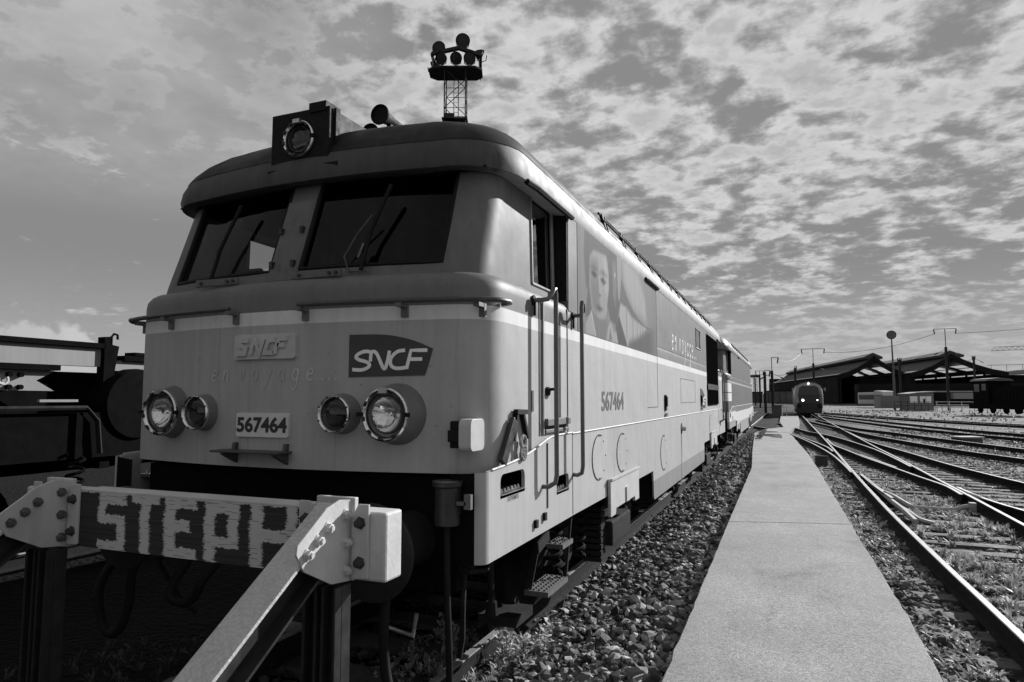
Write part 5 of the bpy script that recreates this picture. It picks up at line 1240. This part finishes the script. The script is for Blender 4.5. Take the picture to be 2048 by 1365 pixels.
def catenary(x, y, h, label, arm=1.2, both=True, top=2.2, low_arms=True):
    T = thing('catenary_mast', label, 'catenary mast', (x, y, 0), 0, 'catenary masts in the yard')
    mb = MB(); mb.bx(-.18, .18, -.18, .18, GZ, h-top); mb.build('mast', m_mast, T)
    mb = MB(); mb.bar((0, 0, h-top), (0, 0, h), .1, .1); mb.build('mast_top', m_mast, T)
    mb = MB(); mb.bar((-arm if both else 0, 0, h), (arm, 0, h), .08, .08); mb.build('cross_arm', m_mast, T)
    for s in ((-1, 1) if both else (1,)):
        mb = MB(); mb.lathe([(0, .03), (.1, .09), (.8, .09), (.9, .03)], (s*arm, 0, h), (-s*.15, 0, -1), 8); mb.build('insulator', m_mast, T)
    if low_arms:
        for s in (-1, 1):
            mb = MB(); mb.bar((0, 0, h-top-.3), (s*1.6, 0, h-top-1.2), .05, .05); mb.lathe([(0, .03), (.1, .09), (.6, .09), (.7, .03)], (s*1.1, 0, h-top-.9), (s*.85, 0, -.5), 8); mb.build('bracket_arm', m_mast, T)
    return T
catenary(-1.74, 102, 7.6, 'catenary mast with a one-sided arm left of the railcar', .9, False, 1.9)
catenary(-2.6, 98, 5.6, 'plain dark catenary post beside the one-armed mast', .7, False, .2, False)
catenary(4.7, 131, 10.6, 'tall catenary mast with a two-sided arm above the railcar', 1.9, True, 2.6)
catenary(1.6, 128, 7.4, 'short dark catenary post just left of the tall two-armed mast', .3, False, .3, False)
catenary(24.6, 128.7, 13.2, 'tallest catenary mast with a two-sided arm before the right shed', 1.6, True, 3.0)
catenary(36.6, 166, 10.6, 'farther catenary mast right of the tallest mast', .3, True, .2)
catenary(-5, 150, 7.5, 'small distant catenary mast nearest the second locomotive', .8, True, .8, False)
catenary(-7.5, 190, 8, 'faint distant catenary mast left of the small one', .8, True, .8, False)
catenary(18.3, 132, 8.7, 'dark mast hidden close behind the clock pole', .3, True, .3, False)

def clock():
    T = thing('yard_clock', 'round dark clock on a tall thin pole', 'clock', (17.2, 131.5, 0))
    pm = mat('clock_pole', .10, .5, .3, .2, 1)
    mb = MB(); mb.tube([(0, 0, GZ), (.05, 0, 6), (0, 0, 12.0)], [.22, .17, .10], 12); mb.build('pole', pm, T, smooth=50)
    mb = MB(); mb.lathe([(-.15, 0), (-.15, .72), (-.12, .76), (.12, .76), (.15, .72), (.15, 0)], (0, -.1, 12.7), (0, 1, 0), 30); d = mb.build('clock_case', mat('clock_case', .02, .5), T, smooth=30)
    mb = MB(); mb.lathe([(0, 0), (.001, .66)], (0, -.27, 12.7), (0, -1, 0), 30); f = mb.build('dial', mat('clock_dial', .10, .4), d)
    mb = MB(); mb.bar((0, -.29, 12.7), (.18, -.29, 12.86), .05, .02, up=(0, 1, 0)); mb.build('hour_hand', m_black, d); mb = MB(); mb.bar((0, -.29, 12.7), (-.30, -.29, 12.55), .04, .02, up=(0, 1, 0)); mb.build('minute_hand', m_black, d)
    for i in range(12):
        a = i*math.pi/6; mb = MB(); mb.bar((.52*math.sin(a), -.285, 12.7+.52*math.cos(a)), (.62*math.sin(a), -.285, 12.7+.62*math.cos(a)), .04, .02, up=(0, 1, 0)); mb.build('hour_mark', m_black, d)
clock()

def kiosk():
    T = thing('kiosk', 'small grey yard cabin with bright windows and sloping roof', 'cabin', (18.6, 126, 0), R(20))
    w = mat('cabin_wall', .14, .7, 0, .1, 1); g = mat('cabin_window', .75, .3, 0, .15, 3)
    mb = MB(); mb.prism([(0, GZ), (3.9, GZ), (3.9, 2.75), (1.4, 2.65), (0, 2.45)], lambda u, v, q: (u, 0 if q == 0 else 3, v)); mb.build('wall', w, T)
    mb = MB(); mb.prism([(-.25, 2.45), (1.4, 2.68), (4.15, 2.82), (4.15, 2.92), (1.4, 2.80), (-.25, 2.56)], lambda u, v, q: (u, -.25 if q == 0 else 3.2, v)); mb.build('roof', mat('cabin_roof', .3, .6), T)
    for a, b in ((.1, 1.3), (1.7, 2.6), (2.7, 3.5)):
        mb = MB(); mb.bx(a, b, -.03, .02, 1.05, 2.15); o = mb.build('window', g, T); mb = MB(); mb.bx(a-.05, b+.05, -.05, -.031, 1.0, 1.05); mb.bx(a-.05, b+.05, -.05, -.031, 2.15, 2.2); mb.build('window_frame', m_black, o)
    mb = MB(); mb.bx(2.2, 2.5, -.06, -.035, 1.05, 1.7); mb.build('poster', m_black, T)
kiosk()
def container():
    T = thing('shipping_container', 'pale grey container between the pole and the cabin', 'container', (14.9, 130, 0), R(18))
    mb = MB(); mb.bx(0, 4.2, 0, 2.3, .1, 2.25); mb.build('box', mat('container_paint', .20, .6, 0, .1, 2, streak=.2), T)
    for i in range(20):
        mb = MB(); mb.bx(.08+i*.2, .17+i*.2, -.035, 0, .2, 2.15); mb.build('rib', mat('container_paint', .2), T)
container()
def shunter():
    T = thing('shunting_locomotive', 'dark shunting locomotive with cab windows at the right edge', 'locomotive', (23.4, 97, 0), R(-72))
    d = mat('shunter_dark', .006, .9, 0, .3, 2, spec=.05); g = mat('shunter_window', .10, .2, 0, .2, 4)
    mb = MB(); mb.bx(-3, 6, -1.4, 1.4, .55, 1.15); mb.build('frame', d, T); mb = MB(); mb.bx(-2.2, .8, -1.3, 1.3, 1.15, 3.9); mb.build('cab', d, T)
    mb = MB(); mb.prism([(-1.6, 3.9), (1.6, 3.9), (1.2, 4.15), (0, 4.28), (-1.2, 4.15)], lambda u, v, q: (-2.4 if q == 0 else 1.0, u, v)); mb.build('cab_roof', mat('shunter_roof', .09, .5), T)
    mb = MB(); mb.bx(.8, 6, -1.0, 1.0, 1.15, 3.2); mb.build('hood', d, T)
    for i in range(8):
        mb = MB(); mb.bx(1.2+i*.55, 1.5+i*.55, -1.03, -1.0, 1.6, 2.9); mb.build('louvre', m_black, T)
    for a, b, c in ((-1.9, -.9, 2.6), (-.4, .4, 2.75)):
        mb = MB(); mb.bx(a, b, -1.33, -1.3, c, 3.55); mb.build('cab_window', g, T)
    for y in (-.9, .2):
        mb = MB(); mb.bx(-2.23, -2.2, y, y+.7, 2.6, 3.5); mb.build('cab_window', g, T)
    for x in (-1.8, .6, 3, 5):
        mb = MB()
        for s in (-1, 1): mb.lathe([(-.06, .5), (.06, .5)], (x, s*.75, .5), (0, 1, 0), 20, cap0=True, cap1=True)
        mb.build('wheelset', d, T)
shunter()
def fence():
    T = thing('barrier_fence', 'white horizontal rail barrier before the right train shed', 'fence', (21.5, 121, 0), R(8))
    for i in range(6):
        mb = MB(); mb.bx(i*1.7, i*1.7+.1, 0, .1, GZ, 1.35); mb.build('post', m_whitew, T)
    for z in (.35, .75, 1.2):
        mb = MB(); mb.bx(-.1, 8.7, .11, .16, z, z+.11); mb.build('rail', m_whitew, T)
    mb = MB(); mb.bar((7.0, .08, .3), (8.5, .08, 1.3), .1, .06); mb.build('brace', m_whitew, T)
fence()
def dark_fence():
    T = thing('railing', 'thin dark railing left of the white barrier', 'fence', (16, 123, 0), R(4))
    for i in range(9):
        mb = MB(); mb.bx(i*.95, i*.95+.07, 0, .07, GZ, 1.3); mb.build('post', m_mast, T)
    for z in (.6, 1.2):
        mb = MB(); mb.bx(0, 7.7, .08, .12, z, z+.06); mb.build('rail', m_mast, T)
dark_fence()
def far_things():
    # rake of far wagons behind the railcar, left
    for i, (x, y, L, h, c, lab) in enumerate(((-9.0, 150, 9, 3.0, .05, 'dark far wagon directly behind the second locomotive'), (-1.2, 158, 5.5, 3.3, .09, 'greyish far van between the second locomotive and the railcar'), (3.6, 112, 2.2, 3.6, .03, 'dark tall cabinet hut just left of the railcar'))):
        T = thing('wagon' if i < 2 else 'equipment_hut', lab, 'wagon' if i < 2 else 'hut', (x, y, 0))
        m = mat('far_body_%d' % i, c, .7, 0, .3, 1.2); mb = MB(); mb.bx(-L/2, L/2, 0, 2.6, .8 if i < 2 else 0, h); mb.build('body', m, T, bevel=.08)
        mb = MB(); mb.bx(-L/2-.1, L/2+.1, -.1, 2.7, h, h+.15); mb.build('roof', m_black, T)
        for j in range(int(L/1.2)):
            mb = MB(); mb.bx(-L/2+.3+j*1.2, -L/2+.38+j*1.2, -.05, 0, .9, h-.1); mb.build('rib', m_black, T)
    T = thing('relay_box', 'grey relay cabinet beside the end of the walkway', 'cabinet', (-.95, 79, 0)); mb = MB(); mb.bx(-.5, .5, 0, .6, GZ, 1.0); mb.build('case', mat('relay_grey', .07, .6), T); mb = MB(); mb.bx(-.55, .55, -.05, .65, 1.0, 1.06); mb.build('lid', m_black, T)
    for i, (x, lab) in enumerate(((-.42, 'low white marker post at the walkway end, nearer one'), (.02, 'low white marker post at the walkway end, farther one'))):
        T = thing('marker_post', lab, 'marker post', (x, 77+i*3, 0), 0, 'marker posts at the walkway end'); mb = MB(); mb.tube([(0, 0, GZ), (0, 0, .85)], .05, 8); mb.build('post', m_white, T); mb = MB(); mb.lathe([(0, .07), (.08, .07)], (0, 0, .85), (0, 0, 1), 8, cap1=True); mb.build('cap', m_white, T)
    # distant lattice mast
    T = thing('distant_mast', 'tiny far lattice mast left of the catenary posts', 'light mast', (-12.5, 319, 0)); mb = MB()
    for sx in (-1, 1):
        for sy in (-1, 1): mb.bar((sx*.7, sy*.7, 0), (sx*.7, sy*.7, 11), .16, .16)
    mb.build('posts', m_mast, T); mb = MB()
    for z in range(0, 11, 2): mb.bar((-.7, -.7, z), (.7, -.7, z+2), .1, .1)
    mb.build('bracing', m_mast, T); mb = MB(); mb.bx(-2, 2, -1, 1, 11, 12); mb.build('lamp_head', m_mast, T)
    # tower crane jib far right
    T = thing('tower_crane', 'pale far crane jib above the canopy at the right edge', 'crane', (175, 480, 0)); cm = mat('crane_pale', .35, .6)
    mb = MB(); mb.bar((-60, 0, 30), (40, 0, 31.2), .35, .35); mb.bar((-58, 0, 32.2), (40, 0, 33.2), .3, .3); mb.build('jib_chords', cm, T); mb = MB()
    for i in range(33): mb.bar((-60+i*3, 0, 30.1+i*.036), (-58.5+i*3, 0, 32.2), .18, .18); mb.bar((-58.5+i*3, 0, 32.2), (-57+i*3, 0, 30.1), .18, .18)
    mb.build('jib_lattice', cm, T); mb = MB(); mb.bx(30, 32, -1, 1, 0, 40); mb.build('tower', cm, T)
    # overhead wires
    def wire(a, b, sag, label):
        n = 14; pts = [(a[0]+(b[0]-a[0])*i/n, a[1]+(b[1]-a[1])*i/n, a[2]+(b[2]-a[2])*i/n-sag*4*(i/n)*(1-i/n)) for i in range(n+1)]
        mb = MB(); mb.tube(pts, .03, 4); o = mb.build('overhead_wire', m_mast); tag(o, label, 'wire', 'overhead wires')
    wire((6.6, 131, 9.9), (23.0, 128.7, 12.4), .9, 'thin overhead wire from the two-armed mast to the tallest mast')
    wire((26.2, 128.7, 12.4), (62, 118, 15.5), .8, 'thin overhead wire running right from the tallest mast')
    wire((-.84, 102, 7.1), (2.8, 131, 9.9), .7, 'thin overhead wire between the one-armed and two-armed masts')
    wire((6.3, 131, 7.0), (22.9, 128.7, 9.2), .9, 'lower overhead wire between the tall masts')
    wire((-5, 150, 6.8), (1.6, 128, 6.4), .5, 'low far overhead wire left of the railcar')
    # far trees and roofs as one dark mass
    rs = np.random.default_rng(11); n = 9000
    X = rs.uniform(-75, 6, n); hh = 3.2+1.6*np.sin(X*.21)+1.0*np.sin(X*.63+1)+.6*np.sin(X*1.9); Z = rs.uniform(0, 1, n)**.7*np.clip(hh, 1.5, 8); Y = 330+rs.uniform(0, 8, n)
    d = rs.normal(size=(n, 3, 3))*.55; V = (np.stack([X, Y, Z], 1)[:, None]+d).reshape(-1, 3); F = np.arange(3*n).reshape(-1, 3)
    o = np_mesh('far_treeline', V, F, mat_attr('far_leaf', .9, 1., .1), np.repeat(rs.uniform(.015, .05, n), 3)); tag(o, 'dark far line of trees low on the horizon', 'trees', kind='stuff')
    mb = MB(); mb.bx(-80, 8, 339, 340, GZ, 3.0); o = mb.build('far_wall', m_black); tag(o, 'dark far boundary wall low on the horizon left of the railcar', 'wall')
far_things()

def small_track_things():
    T = thing('cable_cover', 'concrete cable chamber cover between the yard tracks', 'cover', (7.6, 36.5, GZ), R(25)); mb = MB(); mb.bx(-.5, .5, -.35, .35, 0, .30); mb.build('chamber', mat('concrete_dark', .05, .8), T, bevel=.02); mb = MB(); mb.bx(-.55, .55, -.4, .4, .30, .36); mb.build('lid', mat('concrete_pale', .35, .8), T)
    T = thing('point_machine', 'dark point machine box with a white knob at the right edge', 'point machine', (5.55, 17.9, GZ)); mb = MB(); mb.bx(-.1, 1.5, -.3, .35, 0, .42); mb.build('case', mat('point_machine_dark', .03, .7), T, bevel=.03); mb = MB(); mb.bx(-.12, 1.52, -.32, .37, .42, .45); mb.build('lid', mat('point_lid', .16, .7), T)
    mb = MB(); mb.lathe([(0, .06), (.16, .06)], (.05, -.55, .0), (0, 0, 1), 12); mb.lathe([(.16, .085), (.25, .085)], (.05, -.55, .0), (0, 0, 1), 14, cap0=True, cap1=True); mb.build('knob', m_white, T)
    # stretcher bars and cast levers across the slip
    iron = mat('pale_cast_iron', .30, .6, .2, .25, 6)
    for i, (y, x0, x1, lab) in enumerate(((14.55, 2.0, 3.05, 'pale iron stretcher bar between the rails before the crossing'), (14.9, 3.5, 4.7, 'pale iron stretcher bar right of the crossing nose'))):
        T = thing('stretcher_bar', lab, 'point bar', (x0, y, GZ), 0, 'stretcher bars of the slip crossing'); P = smooth3([(-.22, .9, .22), (-.12, .45, .2), (0, .12, .14), (.12, 0, .09), (.35, 0, .08), (x1-x0-.3, 0, .08), (x1-x0-.12, .05, .13), (x1-x0, .08, .15)])
        mb = MB(); mb.tube(P, .05, 8); mb.build('rod', iron, T, smooth=50); mb = MB(); mb.bx(x1-x0-.03, x1-x0+.08, .02, .14, .02, .22); mb.build('foot', iron, T, bevel=.01)
    T = thing('guide_casting', 'long pale iron casting running beside the left rail of the main track', 'casting', (1.78, 14.6, GZ)); P = [(-.08, 3.2, .2), (-.06, 2.2, .2), (-.02, 1.0, .19), (.0, .0, .18), (.05, -1.0, .17), (.10, -1.9, .12)]
    mb = MB(); mb.tube(P, .05, 6); mb.build('guide', iron, T, smooth=50); mb = MB(); mb.tube(smooth3([(.02, -.6, .18), (.12, -1.2, .16), (.22, -1.5, .1), (.45, -1.6, .05)]), .04, 6); mb.build('branch', iron, T, smooth=50); mb = MB(); mb.tube(smooth3([(.0, 1.4, .2), (.1, .6, .16), (.3, .2, .06), (.5, .2, .04)]), .04, 6); mb.build('branch', iron, T, smooth=50)
    T = thing('switch_box', 'small dark box against the sleepers by the walkway edge', 'box', (.93, 22.6, GZ)); mb = MB(); mb.bx(-.17, .17, -.1, .1, 0, .34); mb.build('case', mat('switch_box_dark', .04, .7), T, bevel=.01); mb = MB(); mb.bx(-.19, .19, -.12, .12, .34, .36); mb.build('lid', m_black, T)
    T = thing('scrap_wire', 'pale broken wire lying bent on the ballast', 'wire', (-1.22, 8.0, -.14)); mb = MB(); mb.tube([(-.12, -.12, .0), (.06, .0, .02), (-.02, .22, .04)], .008, 5); mb.build('strand', m_white, T)
small_track_things()

# ================================================================== WEEDS
def leaves(base, n_leaf, length, width, spread, tone, rs):
    """strap leaves fanning from base points: base (k,3)"""
    k = len(base); N = k*n_leaf
    B = np.repeat(base, n_leaf, 0)+rs.normal(size=(N, 3))*np.array([.012, .012, .003])
    az = rs.uniform(0, 2*np.pi, N); el = rs.uniform(spread[0], spread[1], N); L = length*rs.uniform(.5, 1.25, N); Wd = width*rs.uniform(.6, 1.2, N)
    d = np.stack([np.cos(az)*np.cos(el), np.sin(az)*np.cos(el), np.sin(el)], 1); sid = np.stack([-np.sin(az), np.cos(az), rs.normal(size=N)*.3], 1)
    p1 = B+d*L[:, None]*.5; d2 = d+np.array([0, 0, -.45]); p2 = p1+d2*L[:, None]*.5
    w1 = sid*Wd[:, None]*.5
    V = np.stack([B-w1*.3, B+w1*.3, p1-w1, p1+w1, p2], 1).reshape(-1, 3)
    f = np.array([(0, 1, 3), (0, 3, 2), (2, 3, 4)]); F = (f[None]+(np.arange(N)*5)[:, None, None]).reshape(-1, 3)
    T = np.repeat(np.repeat(rs.uniform(tone[0], tone[1], k), n_leaf)*rs.uniform(.75, 1.25, N), 5)
    return V, F, T
def join(parts):
    V = []; F = []; T = []; o = 0
    for v, f, t in parts: V.append(v); F.append(f+o); T.append(t); o += len(v)
    return np.concatenate(V), np.concatenate(F), np.concatenate(T)
m_leaf = mat_attr('weed_leaf', .6, 1., .3, .25)
def weeds():
    rs = np.random.default_rng(5); parts = []
    def patch(n, x0, x1, y0, y1, nl, L, W, sp=(.2, 1.2), tone=(.22, .55), clump=0, z=GZ+.02, power=1.3, gaps=False):
        X = rs.uniform(x0, x1, n); Y = y0+(y1-y0)*rs.uniform(0, 1, n)**power
        keep = (np.sin(X*3.1+Y*.9)+np.sin(Y*2.3-X)+rs.normal(size=n)*.8) > clump
        if gaps: keep &= (np.abs(((Y-3.4) % .62)-.31) < .19) | (rs.uniform(size=n) < .12)
        B = np.stack([X, Y, np.full(n, z)], 1)[keep]
        if len(B): parts.append(leaves(B, nl, L, W, sp, tone, rs))
    patch(1500, .76, 1.45, 4.3, 30, 12, .11, .030, clump=-.4)             # strip right of the walkway
    patch(900, .76, .98, 4.3, 18, 14, .10, .022, clump=-.8)
    patch(3000, 1.75, 3.1, 5, 22, 12, .09, .028, (.4, 1.3), clump=-.3, z=GZ+.04, gaps=True)              # between the main rails
    patch(420, 1.8, 3.1, 5, 18, 18, .18, .03, (.7, 1.5), clump=.3, z=GZ+.04)
    patch(2600, 3.4, 9, 10, 38, 10, .11, .035, clump=.0, power=1.)
    patch(900, 6, 22, 25, 80, 10, .16, .07, clump=.1, power=1.)
    patch(700, 2, 30, 70, 125, 10, .3, .16, (.6, 1.4), (.2, .42), clump=.3, power=1.)
    patch(260, -1.2, -.74, 3.6, 7, 12, .06, .016, clump=.2, tone=(.08, .2))
    patch(500, -2.6, -1.1, 4.5, 5.8, 12, .09, .014, (.5, 1.5), clump=-.2, tone=(.2, .5), z=GZ+.08)
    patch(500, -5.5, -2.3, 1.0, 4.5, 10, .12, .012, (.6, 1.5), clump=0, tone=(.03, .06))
    patch(420, -3.0, -1.0, 4.4, 5.7, 9, .075, .034, (.2, 1.1), clump=-.3, tone=(.15, .5), z=GZ+.03)
    patch(260, -2.2, -1.2, 5.0, 6.6, 8, .05, .026, (.2, 1.1), clump=.2, tone=(.15, .45), z=GZ+.10)
    V, F, T = join(parts); o = np_mesh('weed_cover', V, F, m_leaf, T)
    tag(o, 'low pale weeds growing through the ballast along the rails', 'weeds', kind='stuff')
    # larger single weeds in the foreground
    spots = [(-2.55, 4.90, .34, 'broad-leaved weed growing against the rail near the hanging hose'), (-2.28, 5.30, .30, 'broad-leaved weed beside the rail end, second from the buffer stop'), (-1.85, 5.20, .26, 'leafy weed in the middle of the foreground ballast'),
             (-2.75, 4.70, .32, 'tall thin weed nearest the buffer stop post'), (-1.40, 5.40, .20, 'small weed on the ballast close to the walkway'), (-2.30, 5.85, .30, 'seeding weed upright just inside the rail, farthest back of the foreground weeds'), (-2.08, 4.98, .30, 'large pale-leaved weed at the bottom of the picture')]
    for i, (x, y, h, lab) in enumerate(spots):
        T = thing('weed_plant', lab, 'weed', (x, y, GZ), 0, 'weeds in the foreground')
        mb = MB(); tops = []
        for s in range(5):
            a = rs.uniform(0, 6.28); b = (rs.uniform(.03, .1)*math.cos(a), rs.uniform(.03, .1)*math.sin(a), h*rs.uniform(.6, 1.15)); mb.tube([(0, 0, 0), (b[0]*.4, b[1]*.4, b[2]*.5), b], [.005, .004, .002], 5); tops.append(b)
        mb.build('stem', mat('weed_stem', .16, .7), T)
        B = np.array([[t[0]*q, t[1]*q, t[2]*q] for t in tops for q in (.25, .4, .55, .7, .85, 1.)])
        broad = i in (0, 1, 6, 2)
        P = [leaves(B, 3, .075 if broad else .04, .032 if broad else .014, (.1, 1.0), (.25, .55), rs)]
        if broad: P.append(leaves(np.array([[0, 0, .01]]*3), 6, .16, .06, (.15, .9), (.25, .5), rs))
        v, f, t = join(P); np_mesh('leaves', v, f, m_leaf, t, T)
weeds()
